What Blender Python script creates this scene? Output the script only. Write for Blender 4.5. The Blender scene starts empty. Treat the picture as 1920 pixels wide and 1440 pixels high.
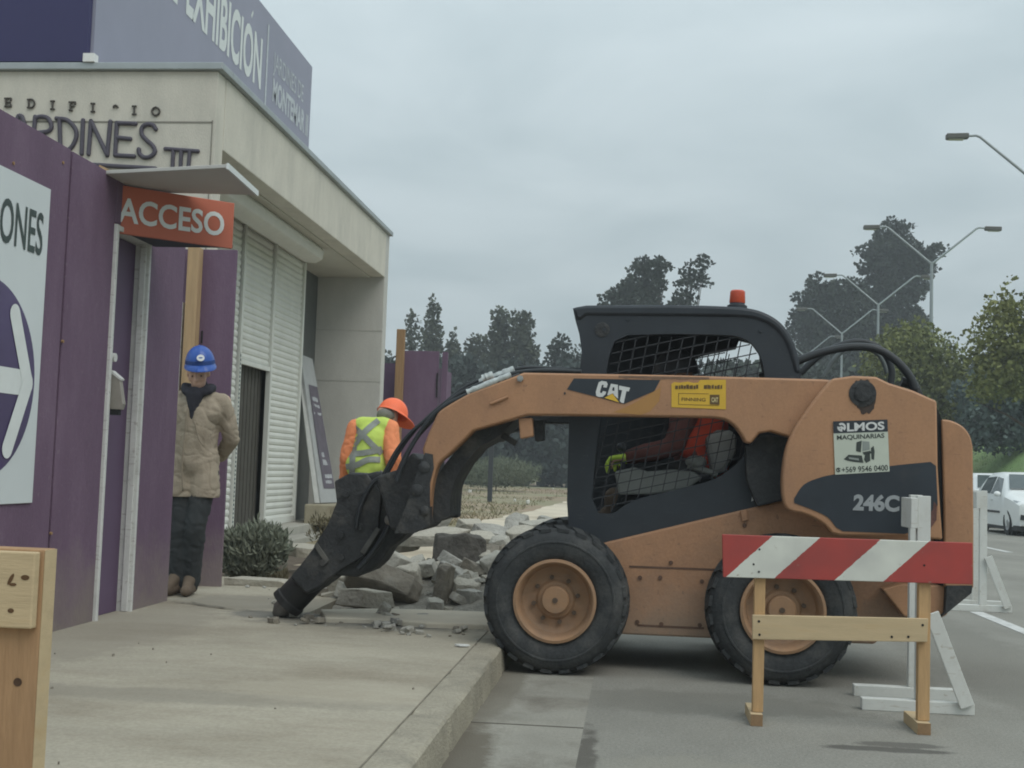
import bpy, bmesh, math, random
from mathutils import Vector, Matrix, noise

random.seed(7)
SC = bpy.context.scene
COL = SC.collection
rad = math.radians

# ------------------------------------------------------------------ camera, world, sun, exposure
CAM_H = 1.15
FPX = 2300.0                      # focal length in pixels of the 1920 px wide photograph
PITCH, YAW, ROLL = 0.06959174601861405, 0.10175514247189585, 0.033
_F = Vector((-math.sin(YAW)*math.cos(PITCH), math.cos(YAW)*math.cos(PITCH), math.sin(PITCH)))
_R0 = Vector((math.cos(YAW), math.sin(YAW), 0.0))
_U0 = _R0.cross(_F)
_R = _R0*math.cos(ROLL) + _U0*math.sin(ROLL)
_U = _U0*math.cos(ROLL) - _R0*math.sin(ROLL)
_C = Vector((0, 0, CAM_H))

cam_data = bpy.data.cameras.new('camera')
cam_data.sensor_width = 36.0
cam_data.lens = 36.0*FPX/1920.0
cam_data.clip_start = 0.05
cam_data.clip_end = 2000.0
cam = bpy.data.objects.new('camera', cam_data)
m3 = Matrix((_R, _U, -_F)).transposed()
cam.matrix_world = Matrix.Translation(_C) @ m3.to_4x4()
COL.objects.link(cam)
SC.camera = cam

SUN_EL, SUN_AZ = rad(52), rad(132)          # azimuth measured clockwise from +Y
world = bpy.data.worlds.new('World')
SC.world = world
world.use_nodes = True
nt = world.node_tree
nt.nodes.clear()
wo = nt.nodes.new('ShaderNodeOutputWorld')
bg = nt.nodes.new('ShaderNodeBackground')
bg.inputs['Strength'].default_value = 0.1
sky = nt.nodes.new('ShaderNodeTexSky')
sky.sky_type = 'NISHITA'
sky.sun_disc = False
sky.sun_elevation = SUN_EL
sky.sun_rotation = SUN_AZ
sky.air_density = 1.4
sky.dust_density = 3.0
tc = nt.nodes.new('ShaderNodeTexCoord')
sep = nt.nodes.new('ShaderNodeSeparateXYZ')
nt.links.new(tc.outputs['Generated'], sep.inputs[0])
# project the view direction on to a flat cloud deck
addz = nt.nodes.new('ShaderNodeMath'); addz.operation = 'ADD'; addz.inputs[1].default_value = 0.16
nt.links.new(sep.outputs['Z'], addz.inputs[0])
mx = nt.nodes.new('ShaderNodeMath'); mx.operation = 'MAXIMUM'; mx.inputs[1].default_value = 0.05
nt.links.new(addz.outputs[0], mx.inputs[0])
dx = nt.nodes.new('ShaderNodeMath'); dx.operation = 'DIVIDE'
dy = nt.nodes.new('ShaderNodeMath'); dy.operation = 'DIVIDE'
nt.links.new(sep.outputs['X'], dx.inputs[0]); nt.links.new(mx.outputs[0], dx.inputs[1])
nt.links.new(sep.outputs['Y'], dy.inputs[0]); nt.links.new(mx.outputs[0], dy.inputs[1])
comb = nt.nodes.new('ShaderNodeCombineXYZ')
nt.links.new(dx.outputs[0], comb.inputs[0]); nt.links.new(dy.outputs[0], comb.inputs[1])
cn = nt.nodes.new('ShaderNodeTexNoise')
cn.inputs['Scale'].default_value = 1.5
cn.inputs['Detail'].default_value = 5.0
cn.inputs['Roughness'].default_value = 0.5
cn.inputs['Distortion'].default_value = 0.35
nt.links.new(comb.outputs[0], cn.inputs['Vector'])
ramp = nt.nodes.new('ShaderNodeValToRGB')
SKY_DARK, SKY_LIGHT = (3.90, 4.68, 4.95, 1), (5.45, 6.2, 6.46, 1)
ramp.color_ramp.elements[0].position = 0.33
ramp.color_ramp.elements[0].color = (0, 0, 0, 1)
ramp.color_ramp.elements[1].position = 0.70
ramp.color_ramp.elements[1].color = (1, 1, 1, 1)
nt.links.new(cn.outputs['Fac'], ramp.inputs[0])
cmix = nt.nodes.new('ShaderNodeMix'); cmix.data_type = 'RGBA'
cmix.inputs['A'].default_value = SKY_DARK
cmix.inputs['B'].default_value = SKY_LIGHT
nt.links.new(ramp.outputs[0], cmix.inputs['Factor'])
smix = nt.nodes.new('ShaderNodeMix'); smix.data_type = 'RGBA'
smix.inputs['Factor'].default_value = 0.93
nt.links.new(sky.outputs[0], smix.inputs['A'])
nt.links.new(cmix.outputs['Result'], smix.inputs['B'])
# an overcast sky is brighter overhead than near the horizon
gr = nt.nodes.new('ShaderNodeMapRange')
gr.inputs['From Min'].default_value = 0.10; gr.inputs['From Max'].default_value = 0.85
gr.inputs['To Min'].default_value = 0.93; gr.inputs['To Max'].default_value = 1.80
nt.links.new(sep.outputs['Z'], gr.inputs['Value'])
vm = nt.nodes.new('ShaderNodeVectorMath'); vm.operation = 'SCALE'
nt.links.new(smix.outputs['Result'], vm.inputs[0]); nt.links.new(gr.outputs['Result'], vm.inputs['Scale'])
nt.links.new(vm.outputs[0], bg.inputs['Color'])
nt.links.new(bg.outputs[0], wo.inputs['Surface'])

sun_data = bpy.data.lights.new('sun', 'SUN')
sun_data.energy = 1.1
sun_data.angle = rad(40)
sun_data.color = (1.0, 0.96, 0.90)
sun = bpy.data.objects.new('sun', sun_data)
sun.rotation_euler = (Vector((0, 0, 1)).rotation_difference(Vector((math.sin(SUN_AZ)*math.cos(SUN_EL), math.cos(SUN_AZ)*math.cos(SUN_EL), math.sin(SUN_EL))))).to_euler()
sun.location = (10, 10, 40)
COL.objects.link(sun)

SC.view_settings.view_transform = 'Standard'
SC.view_settings.look = 'None'
SC.view_settings.gamma = 1
SC.view_settings.use_curve_mapping = False
SC.view_settings.exposure = 0.21
SC.cycles.filter_width = 1.9

# ------------------------------------------------------------------ measuring the place: a photo pixel seen on a known plane
def _ray(px, py):
    return _R*(px-960) - _U*(py-720) + _F*FPX
def at(px, py, Y):
    d = _ray(px, py); return _C + d*(Y/d.y)
def at_x(px, py, X):
    d = _ray(px, py); return _C + d*(X/d.x)
def at_z(px, py, Z):
    d = _ray(px, py); return _C + d*((Z-CAM_H)/d.z)

# ------------------------------------------------------------------ materials
MATS = {}
def mat(name, col, rough=0.8, metal=0.0, var=0.12, scale=7.0, dirt=None, dirt_scale=1.6, dirt_lo=0.5, dirt_hi=0.75, dirt_amt=0.7,
        bump=0.0, bump_scale=60.0, spec=0.35, streak=None, island=0.0, emit=None, col2=None, detail=6, foot=None, fine=0.0, spots=(), scuff=None):
    """procedural paint / stone / leaf: two octaves of tone, an optional stain with its own shape, a fine bump"""
    if name in MATS:
        return MATS[name]
    m = bpy.data.materials.new(name); m.use_nodes = True
    t = m.node_tree; N = t.nodes; L = t.links
    b = N['Principled BSDF']
    b.inputs['Roughness'].default_value = rough
    b.inputs['Metallic'].default_value = metal
    b.inputs['Specular IOR Level'].default_value = spec
    co = N.new('ShaderNodeTexCoord')
    src = co.outputs['Object']
    if streak:
        mp = N.new('ShaderNodeMapping'); mp.inputs['Scale'].default_value = streak
        L.new(src, mp.inputs[0]); src = mp.outputs[0]
    n1 = N.new('ShaderNodeTexNoise'); n1.inputs['Scale'].default_value = scale; n1.inputs['Detail'].default_value = detail
    n1.inputs['Roughness'].default_value = 0.65
    L.new(src, n1.inputs['Vector'])
    r1 = N.new('ShaderNodeMapRange'); r1.inputs['From Min'].default_value = 0.3; r1.inputs['From Max'].default_value = 0.7
    L.new(n1.outputs['Fac'], r1.inputs['Value'])
    mixc = N.new('ShaderNodeMix'); mixc.data_type = 'RGBA'
    c2 = col2 or tuple(min(1, c*(1+var)) for c in col)
    mixc.inputs['A'].default_value = (*[c*(1-var) for c in col], 1)
    mixc.inputs['B'].default_value = (*c2, 1)
    L.new(r1.outputs['Result'], mixc.inputs['Factor'])
    out = mixc.outputs['Result']
    if island:
        g = N.new('ShaderNodeNewGeometry')
        hs = N.new('ShaderNodeHueSaturation')
        mr = N.new('ShaderNodeMapRange'); mr.inputs['To Min'].default_value = 1-island; mr.inputs['To Max'].default_value = 1+island
        L.new(g.outputs['Random Per Island'], mr.inputs['Value'])
        L.new(mr.outputs['Result'], hs.inputs['Value'])
        L.new(out, hs.inputs['Color']); out = hs.outputs['Color']
    if dirt:
        n2 = N.new('ShaderNodeTexNoise'); n2.inputs['Scale'].default_value = dirt_scale; n2.inputs['Detail'].default_value = 8
        n2.inputs['Roughness'].default_value = 0.7
        L.new(co.outputs['Object'] if not streak else src, n2.inputs['Vector'])
        r2 = N.new('ShaderNodeMapRange'); r2.inputs['From Min'].default_value = dirt_lo; r2.inputs['From Max'].default_value = dirt_hi
        r2.inputs['To Max'].default_value = dirt_amt
        L.new(n2.outputs['Fac'], r2.inputs['Value'])
        md = N.new('ShaderNodeMix'); md.data_type = 'RGBA'
        L.new(r2.outputs['Result'], md.inputs['Factor'])
        L.new(out, md.inputs['A']); md.inputs['B'].default_value = (*dirt, 1)
        out = md.outputs['Result']
    if fine:      # grain: fine speckle of the material itself
        n4 = N.new('ShaderNodeTexNoise'); n4.inputs['Scale'].default_value = 70; n4.inputs['Detail'].default_value = 3
        L.new(co.outputs['Object'], n4.inputs['Vector'])
        r4 = N.new('ShaderNodeMapRange'); r4.inputs['From Min'].default_value = 0.3; r4.inputs['From Max'].default_value = 0.7
        r4.inputs['To Min'].default_value = 1-fine; r4.inputs['To Max'].default_value = 1+fine
        L.new(n4.outputs['Fac'], r4.inputs['Value'])
        h4 = N.new('ShaderNodeHueSaturation'); L.new(r4.outputs['Result'], h4.inputs['Value']); L.new(out, h4.inputs['Color']); out = h4.outputs['Color']
    if scuff:     # fine scratches and chipped flecks in the paint: (colour, amount)
        for (rot_, scl_, lo_, hi_) in (((0, 0.7, 0), (9, 40, 70), 0.655+scuff[2], 0.72+scuff[2]), ((0, -1.1, 0.3), (11, 40, 80), 0.66+scuff[2], 0.73+scuff[2]), ((0, 0, 0), (26, 26, 26), 0.665+scuff[2], 0.71+scuff[2])):
            mp7 = N.new('ShaderNodeMapping'); mp7.inputs['Rotation'].default_value = rot_; mp7.inputs['Scale'].default_value = scl_
            L.new(co.outputs['Object'], mp7.inputs[0])
            n7 = N.new('ShaderNodeTexNoise'); n7.inputs['Scale'].default_value = 1.0; n7.inputs['Detail'].default_value = 3; L.new(mp7.outputs[0], n7.inputs['Vector'])
            r7 = N.new('ShaderNodeMapRange'); r7.inputs['From Min'].default_value = lo_; r7.inputs['From Max'].default_value = hi_; r7.inputs['To Max'].default_value = scuff[1]
            L.new(n7.outputs['Fac'], r7.inputs['Value'])
            m7 = N.new('ShaderNodeMix'); m7.data_type = 'RGBA'; L.new(r7.outputs['Result'], m7.inputs['Factor']); L.new(out, m7.inputs['A']); m7.inputs['B'].default_value = (*scuff[0], 1)
            out = m7.outputs['Result']
    for (sx_, sy_, rx_, ry_, sc_, sa_) in spots:      # a spill or dusting with a ragged outline of its own
        mp_ = N.new('ShaderNodeMapping'); mp_.vector_type = 'POINT'; mp_.inputs['Location'].default_value = (-sx_/rx_, -sy_/ry_, 0); mp_.inputs['Scale'].default_value = (1/rx_, 1/ry_, 0)
        L.new(co.outputs['Object'], mp_.inputs[0])
        ln = N.new('ShaderNodeVectorMath'); ln.operation = 'LENGTH'; L.new(mp_.outputs[0], ln.inputs[0])
        n6 = N.new('ShaderNodeTexNoise'); n6.inputs['Scale'].default_value = 6; n6.inputs['Detail'].default_value = 8; n6.inputs['Roughness'].default_value = 0.75
        L.new(co.outputs['Object'], n6.inputs['Vector'])
        a6 = N.new('ShaderNodeMath'); a6.operation = 'MULTIPLY_ADD'; a6.inputs[1].default_value = 1.5; a6.inputs[2].default_value = -0.75; L.new(n6.outputs['Fac'], a6.inputs[0])
        b6 = N.new('ShaderNodeMath'); b6.operation = 'ADD'; L.new(a6.outputs[0], b6.inputs[0]); L.new(ln.outputs['Value'], b6.inputs[1])
        r6 = N.new('ShaderNodeMapRange'); r6.inputs['From Min'].default_value = 0.75; r6.inputs['From Max'].default_value = 1.05; r6.inputs['To Min'].default_value = sa_; r6.inputs['To Max'].default_value = 0
        L.new(b6.outputs[0], r6.inputs['Value'])
        m6 = N.new('ShaderNodeMix'); m6.data_type = 'RGBA'; L.new(r6.outputs['Result'], m6.inputs['Factor']); L.new(out, m6.inputs['A']); m6.inputs['B'].default_value = (*sc_, 1)
        out = m6.outputs['Result']
    if foot:      # dust splashed up from the ground: (colour, full below z, none above z, amount), ragged edge
        sp_ = N.new('ShaderNodeSeparateXYZ'); L.new(co.outputs['Object'], sp_.inputs[0])
        n5 = N.new('ShaderNodeTexNoise'); n5.inputs['Scale'].default_value = 4.5; n5.inputs['Detail'].default_value = 8; n5.inputs['Roughness'].default_value = 0.7
        L.new(co.outputs['Object'], n5.inputs['Vector'])
        ad = N.new('ShaderNodeMath'); ad.operation = 'MULTIPLY_ADD'; ad.inputs[1].default_value = 1.5*(foot[2]-foot[1]); ad.inputs[2].default_value = -0.75*(foot[2]-foot[1])
        L.new(n5.outputs['Fac'], ad.inputs[0])
        a2 = N.new('ShaderNodeMath'); a2.operation = 'ADD'; L.new(ad.outputs[0], a2.inputs[0]); L.new(sp_.outputs['Z'], a2.inputs[1])
        r5 = N.new('ShaderNodeMapRange'); r5.inputs['From Min'].default_value = foot[1]; r5.inputs['From Max'].default_value = foot[2]
        r5.inputs['To Min'].default_value = foot[3]; r5.inputs['To Max'].default_value = 0.0
        L.new(a2.outputs[0], r5.inputs['Value'])
        m5 = N.new('ShaderNodeMix'); m5.data_type = 'RGBA'; L.new(r5.outputs['Result'], m5.inputs['Factor']); L.new(out, m5.inputs['A']); m5.inputs['B'].default_value = (*foot[0], 1)
        out = m5.outputs['Result']
    L.new(out, b.inputs['Base Color'])
    if bump:
        n3 = N.new('ShaderNodeTexNoise'); n3.inputs['Scale'].default_value = bump_scale; n3.inputs['Detail'].default_value = 6
        L.new(src, n3.inputs['Vector'])
        bp = N.new('ShaderNodeBump'); bp.inputs['Strength'].default_value = bump; bp.inputs['Distance'].default_value = 0.02
        L.new(n3.outputs['Fac'], bp.inputs['Height']); L.new(bp.outputs[0], b.inputs['Normal'])
    if emit:
        b.inputs['Emission Color'].default_value = (*emit[0], 1); b.inputs['Emission Strength'].default_value = emit[1]
    MATS[name] = m
    return m

# ------------------------------------------------------------------ mesh building
class MB:
    def __init__(self):
        self.bm = bmesh.new()
    def poly(self, pts, mi=0):
        f = self.bm.faces.new([self.bm.verts.new(p) for p in pts]); f.material_index = mi; return f
    def prism(self, pts, vec, mi=0):
        vec = Vector(vec)
        a = [self.bm.verts.new(p) for p in pts]
        b = [self.bm.verts.new(Vector(p)+vec) for p in pts]
        n = len(a); fs = [self.bm.faces.new(a[::-1]), self.bm.faces.new(b)]
        for i in range(n):
            fs.append(self.bm.faces.new((a[i], a[(i+1) % n], b[(i+1) % n], b[i])))
        for f in fs: f.material_index = mi
        return fs
    def box(self, lo, hi, mi=0):
        x0, y0, z0 = lo; x1, y1, z1 = hi
        return self.prism([(x0, y0, z0), (x1, y0, z0), (x1, y0, z1), (x0, y0, z1)], (0, y1-y0, 0), mi)
    def bar(self, a, b, w, t, up=(0, 0, 1), mi=0):
        a, b = Vector(a), Vector(b); d = (b-a).normalized()
        s = d.cross(Vector(up))
        if s.length < 1e-4: s = d.cross(Vector((1, 0, 0)))
        s.normalize(); u = s.cross(d)
        pts = [a+s*w/2+u*t/2, a-s*w/2+u*t/2, a-s*w/2-u*t/2, a+s*w/2-u*t/2]
        return self.prism(pts, b-a, mi)
    def tube(self, pts, r, seg=8, mi=0, cap=True):
        pts = [Vector(p) for p in pts]; n = len(pts)
        rs = r if isinstance(r, (list, tuple)) else [r]*n
        rings = []; prev = None
        for i, p in enumerate(pts):
            d = (pts[min(i+1, n-1)]-pts[max(i-1, 0)])
            if d.length < 1e-9: d = Vector((0, 0, 1))
            d.normalize()
            if prev is None:
                s = d.orthogonal().normalized()
            else:
                s = prev - d*prev.dot(d)
                if s.length < 1e-6: s = d.orthogonal()
                s.normalize()
            prev = s; u = d.cross(s)
            rings.append([self.bm.verts.new(p+(s*math.cos(2*math.pi*k/seg)+u*math.sin(2*math.pi*k/seg))*rs[i]) for k in range(seg)])
        for i in range(n-1):
            for k in range(seg):
                f = self.bm.faces.new((rings[i][k], rings[i][(k+1) % seg], rings[i+1][(k+1) % seg], rings[i+1][k])); f.material_index = mi
        if cap:
            self.bm.faces.new(rings[0][::-1]).material_index = mi
            self.bm.faces.new(rings[-1]).material_index = mi
    def lathe(self, prof, org, axis, seg=32, mi=0, close=False):
        """prof: (radius, distance along axis)"""
        org, ax = Vector(org), Vector(axis).normalized()
        s = ax.orthogonal().normalized(); u = ax.cross(s); rings = []
        for r, h in prof:
            if r < 1e-6:
                rings.append([self.bm.verts.new(org+ax*h)])
            else:
                rings.append([self.bm.verts.new(org+ax*h+(s*math.cos(2*math.pi*k/seg)+u*math.sin(2*math.pi*k/seg))*r) for k in range(seg)])
        pairs = list(zip(rings[:-1], rings[1:]))
        if close: pairs.append((rings[-1], rings[0]))
        for A, B in pairs:
            for k in range(seg):
                k2 = (k+1) % seg
                if len(A) == 1 and len(B) == 1: continue
                if len(A) == 1: vs = (A[0], B[k2], B[k])
                elif len(B) == 1: vs = (A[k], A[k2], B[0])
                else: vs = (A[k], A[k2], B[k2], B[k])
                self.bm.faces.new(vs).material_index = mi
    def hull(self, pts, mi=0):
        vs = [self.bm.verts.new(p) for p in pts]
        r = bmesh.ops.convex_hull(self.bm, input=vs)
        for g in r['geom']:
            if isinstance(g, bmesh.types.BMFace): g.material_index = mi
        bad = [v for v in vs if v.is_valid and not v.link_faces]
        bmesh.ops.delete(self.bm, geom=bad, context='VERTS')
    def ball(self, c, r, seg=12, rings=8, mi=0):
        c = Vector(c); rr = r if isinstance(r, (tuple, list)) else (r, r, r)
        M = Matrix.Translation(c) @ Matrix.Diagonal((*rr, 1))
        bmesh.ops.create_uvsphere(self.bm, u_segments=seg, v_segments=rings, radius=1.0, matrix=M)
    def add_mesh(self, me, M=None):
        t = bmesh.new(); t.from_mesh(me)
        if M is not None: t.transform(M)
        tmp = bpy.data.meshes.new('tmp'); t.to_mesh(tmp); t.free()
        self.bm.from_mesh(tmp); bpy.data.meshes.remove(tmp)
    def build(self, name, m, parent=None, smooth=None, bevel=0.0, origin=None, fix=True, seg=2):
        me = bpy.data.meshes.new(name)
        o = bpy.data.objects.new(name, me)
        w = WLOC[parent] if parent is not None else Vector(origin) if origin is not None else Vector((0, 0, 0))
        WLOC[o] = w
        if fix: bmesh.ops.recalc_face_normals(self.bm, faces=self.bm.faces[:])
        self.bm.transform(Matrix.Translation(-w))
        self.bm.to_mesh(me); self.bm.free()
        for x in (m if isinstance(m, (list, tuple)) else [m]): me.materials.append(x)
        if smooth is not None:
            for p in me.polygons: p.use_smooth = True
            if smooth < 170: me.set_sharp_from_angle(angle=rad(smooth))
        COL.objects.link(o)
        if parent is not None: o.parent = parent
        else: o.location = w
        if bevel:
            bv = o.modifiers.new('bevel', 'BEVEL'); bv.width = bevel; bv.segments = seg; bv.limit_method = 'ANGLE'; bv.angle_limit = rad(40)
        return o
WLOC = {}

def tag(o, label=None, cat=None, group=None, kind=None):
    if label: o['label'] = label
    if cat: o['category'] = cat
    if group: o['group'] = group
    if kind: o['kind'] = kind
    return o
def thing(name, label, cat, loc, group=None):
    o = bpy.data.objects.new(name, None); o.empty_display_size = 0.2
    COL.objects.link(o); o.location = loc; WLOC[o] = Vector(loc)
    return tag(o, label, cat, group)
def struct(o, kind='structure'):
    o['kind'] = kind; return o

def text_quad(mb, body, quad, bold=0.0, depth=0.0, mi=0, lift=0.0, squeeze=True):
    """lettering laid over the planar quad TL, TR, BR, BL (cap height = quad height, text width = quad width)"""
    cu = bpy.data.curves.new('t', 'FONT'); cu.body = body; cu.size = 1.0; cu.offset = bold; cu.extrude = 0.5 if depth else 0.0
    cu.resolution_u = 4
    o = bpy.data.objects.new('t', cu); COL.objects.link(o)
    dg = bpy.context.evaluated_depsgraph_get(); dg.update()
    me = bpy.data.meshes.new_from_object(o.evaluated_get(dg))
    bpy.data.objects.remove(o); bpy.data.curves.remove(cu)
    if not me.vertices: return
    xs = [v.co.x for v in me.vertices]; x0, x1 = min(xs), max(xs)
    CAPH = 0.729
    TL, TR, BR, BL = [Vector(q) for q in quad]
    n = (TR-TL).cross(BL-TL); n.normalize(); n = -n if n.dot(_C-TL) < 0 else n
    vs = []
    for v in me.vertices:
        u = (v.co.x-x0)/(x1-x0); w = v.co.y/CAPH
        p = (BL*(1-u)+BR*u)*(1-w) + (TL*(1-u)+TR*u)*w
        vs.append(mb.bm.verts.new(p + n*(lift + (v.co.z+0.5)*depth if depth else lift)))
    for p in me.polygons:
        try: mb.bm.faces.new([vs[i] for i in p.vertices]).material_index = mi
        except ValueError: pass
    bpy.data.meshes.remove(me)

def plate(outer, holes, Y, thick):
    """a panel in the XZ plane at depth Y with openings, as a mesh (points are world Vectors)"""
    cu = bpy.data.curves.new('p', 'CURVE'); cu.dimensions = '2D'; cu.fill_mode = 'BOTH'; cu.extrude = thick/2
    for loop in [outer]+holes:
        s = cu.splines.new('POLY'); s.points.add(len(loop)-1); s.use_cyclic_u = True
        for q, p in zip(s.points, loop): q.co = (p.x, p.z, 0, 1)
    o = bpy.data.objects.new('p', cu); COL.objects.link(o)
    dg = bpy.context.evaluated_depsgraph_get(); dg.update()
    me = bpy.data.meshes.new_from_object(o.evaluated_get(dg))
    bpy.data.objects.remove(o); bpy.data.curves.remove(cu)
    M = Matrix(((1, 0, 0, 0), (0, 0, 1, Y+thick/2), (0, 1, 0, 0), (0, 0, 0, 1)))
    me.transform(M)
    return me

def remesh(mb, voxel, smooth_it=4, noise_amp=0.0, noise_scale=6.0, seed=0, crease=0.0):
    """melt overlapping closed shapes into one continuous skin"""
    me = bpy.data.meshes.new('r'); bmesh.ops.recalc_face_normals(mb.bm, faces=mb.bm.faces[:]); mb.bm.to_mesh(me); mb.bm.free()
    o = bpy.data.objects.new('r', me); COL.objects.link(o)
    r = o.modifiers.new('r', 'REMESH'); r.mode = 'VOXEL'; r.voxel_size = voxel
    s = o.modifiers.new('s', 'SMOOTH'); s.factor = 0.5; s.iterations = smooth_it
    dg = bpy.context.evaluated_depsgraph_get(); dg.update()
    res = bpy.data.meshes.new_from_object(o.evaluated_get(dg))
    bpy.data.objects.remove(o); bpy.data.meshes.remove(me)
    out = MB(); out.bm.from_mesh(res); bpy.data.meshes.remove(res)
    if noise_amp:
        out.bm.normal_update()
        for v in out.bm.verts:
            p = v.co*noise_scale + Vector((seed*7.1, 0, 0))
            a = noise.noise(p) + 0.5*noise.noise(p*2.3)
            v.co += v.normal*a*noise_amp
            if crease:      # sharp folds running across the cloth
                q = Vector((v.co.x*9+seed, v.co.y*9, v.co.z*15+4*v.co.x)); f = abs(noise.noise(q+Vector((0, 0, 1.5*noise.noise(q*.5)))))
                v.co -= v.normal*max(0.0, 0.16-f)*crease
    return out

def capsule(mb, a, b, ra, rb, seg=12, flat=None):
    """a limb that tapers from ra to rb with round ends"""
    a, b = Vector(a), Vector(b); d = b-a; L = d.length
    prof = []
    for k in range(5): t = math.pi/2*(k/4); prof.append((max(ra*math.sin(t), 0 if k == 0 else 1e-4), -ra*math.cos(t)))
    for k in range(5): t = math.pi/2*(k/4); prof.append((rb*math.cos(t) if k < 4 else 0.0, L+rb*math.sin(t)))
    mb.lathe(prof, a, d, seg)

def densify(pts, n=6):
    """smooth curve through points (Catmull-Rom)"""
    P = [Vector(p) for p in pts]; P = [P[0]*2-P[1]]+P+[P[-1]*2-P[-2]]; out = []
    for i in range(1, len(P)-2):
        for k in range(n):
            t = k/n; a, b, c, d = P[i-1], P[i], P[i+1], P[i+2]
            out.append(0.5*((2*b)+(c-a)*t+(2*a-5*b+4*c-d)*t*t+(3*b-a-3*c+d)*t**3))
    out.append(P[-2]); return out

def inside(px, py, poly):
    c = False; n = len(poly); j = n-1
    for i in range(n):
        xi, yi = poly[i]; xj, yj = poly[j]
        if (yi > py) != (yj > py) and px < (xj-xi)*(py-yi)/(yj-yi)+xi: c = not c
        j = i
    return c

# ================================================================== THE SETTING
KX = -0.72                      # kerb face
SWZ = 0.15                      # pavement level
FENCE_X = -3.24

m_asphalt = mat('asphalt', (0.25, 0.242, 0.213), 0.92, var=0.10, scale=1.3, dirt=(0.145, 0.14, 0.122), dirt_scale=0.55, dirt_lo=0.45, dirt_hi=0.75, dirt_amt=0.65, bump=0.35, bump_scale=140, streak=(1.0, 0.55, 1), fine=0.16,
                spots=((1.12, 5.52, .32, .055, (0.10, 0.096, 0.085), .9), (1.2, 5.63, .22, .06, (0.11, 0.105, 0.093), .8), (1.78, 5.62, .08, .03, (0.11, 0.105, 0.095), .8), (0.35, 6.4, .9, .35, (0.16, 0.152, 0.13), .5), (-0.17, 4.6, .06, 1.1, (0.10, 0.093, 0.08), .9), (0.3, 4.7, .5, .5, (0.265, 0.252, 0.21), .5), (2.3, 9, .5, 4, (0.17, 0.163, 0.14), .5)))
m_gutter = mat('gutter_concrete', (0.275, 0.264, 0.228), 0.9, var=0.13, scale=2.2, dirt=(0.135, 0.12, 0.098), dirt_scale=1.5, dirt_lo=0.46, dirt_hi=0.66, dirt_amt=0.8, bump=0.25, bump_scale=120, fine=0.10, spots=((-0.70, 4.9, .17, .75, (0.125, 0.11, 0.085), .9), (-0.68, 6.6, .12, 1.2, (0.16, 0.145, 0.115), .7)))
m_pave = mat('pavement_concrete', (0.378, 0.346, 0.275), 0.9, var=0.10, scale=1.6, dirt=(0.225, 0.19, 0.14), dirt_scale=0.9, dirt_lo=0.44, dirt_hi=0.70, dirt_amt=0.8, bump=0.25, bump_scale=160, fine=0.10, streak=(0.6, 1.3, 1),
             spots=((-1.55, 7.85, 1.0, .42, (0.20, 0.19, 0.16), .75), (-2.6, 8.6, .7, .5, (0.22, 0.205, 0.17), .6), (-2.3, 7.95, .4, .22, (0.17, 0.165, 0.145), .8), (-1.45, 7.68, .35, .14, (0.14, 0.137, 0.125), .8), (-1.9, 5.1, 1.1, .16, (0.235, 0.215, 0.175), .5), (-1.3, 5.4, .5, .35, (0.41, 0.37, 0.29), .4), (-3.0, 6.9, .5, 1.5, (0.255, 0.23, 0.185), .5)))
m_kerb = mat('kerb_concrete', (0.335, 0.305, 0.24), 0.9, var=0.14, scale=5, dirt=(0.2, 0.185, 0.15), dirt_scale=3.0, dirt_lo=0.48, dirt_hi=0.7, dirt_amt=0.75, bump=0.5, bump_scale=90, fine=0.12)
m_soil = mat('bare_soil', (0.13, 0.105, 0.08), 0.95, var=0.3, scale=4, bump=0.8, bump_scale=30)
m_sand = mat('sandy_path', (0.54, 0.475, 0.37), 0.95, var=0.12, scale=0.8, dirt=(0.27, 0.215, 0.15), dirt_scale=0.35, dirt_lo=0.5, dirt_hi=0.62, dirt_amt=0.7, bump=0.2, bump_scale=20)
m_drygr = mat('dry_ground', (0.29, 0.215, 0.15), 0.95, var=0.25, scale=0.5, dirt=(0.20, 0.21, 0.12), dirt_scale=0.09, dirt_lo=0.42, dirt_hi=0.6, dirt_amt=0.9, bump=0.5, bump_scale=6)
m_bank = mat('bank_turf', (0.19, 0.29, 0.11), 0.95, var=0.25, scale=0.6, dirt=(0.23, 0.28, 0.13), dirt_scale=0.25, dirt_lo=0.45, dirt_hi=0.65, dirt_amt=0.7, bump=0.5, bump_scale=9)
m_dark = mat('dark_void', (0.02, 0.021, 0.022), 0.9, var=0.2)

def sheet(name, m, x0, x1, y0, y1, z, nx=1, ny=1, hf=None):
    b = MB()
    V = [[b.bm.verts.new((x0+(x1-x0)*i/nx, y0+(y1-y0)*j/ny, z if hf is None else hf(x0+(x1-x0)*i/nx, y0+(y1-y0)*j/ny))) for i in range(nx+1)] for j in range(ny+1)]
    for j in range(ny):
        for i in range(nx):
            b.bm.faces.new((V[j][i], V[j][i+1], V[j+1][i+1], V[j+1][i]))
    o = b.build(name, m, smooth=180 if hf else None)
    return struct(o)

# the land as one sheet to the horizon, the road and the footway above it
sheet('ground', m_drygr, -290, 290, -40, 330, -0.06)
sheet('road', m_asphalt, KX+0.52, 11.2, -6, 300, 0.0)
sheet('gutter', m_gutter, KX-0.03, KX+0.52, -6, 300, 0.0)
# transverse and long joints of the gutter, filled with dirt
b = MB()
for y in [3.2, 5.62, 8.3, 11.0, 14.0]:
    b.box((KX+0.005, y-0.005, 0.0005), (KX+0.52, y+0.005, 0.003))
gj = b.build('gutter_joint', mat('joint_dirt', (0.135, 0.125, 0.105), 0.95, var=0.25)); struct(gj)
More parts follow.
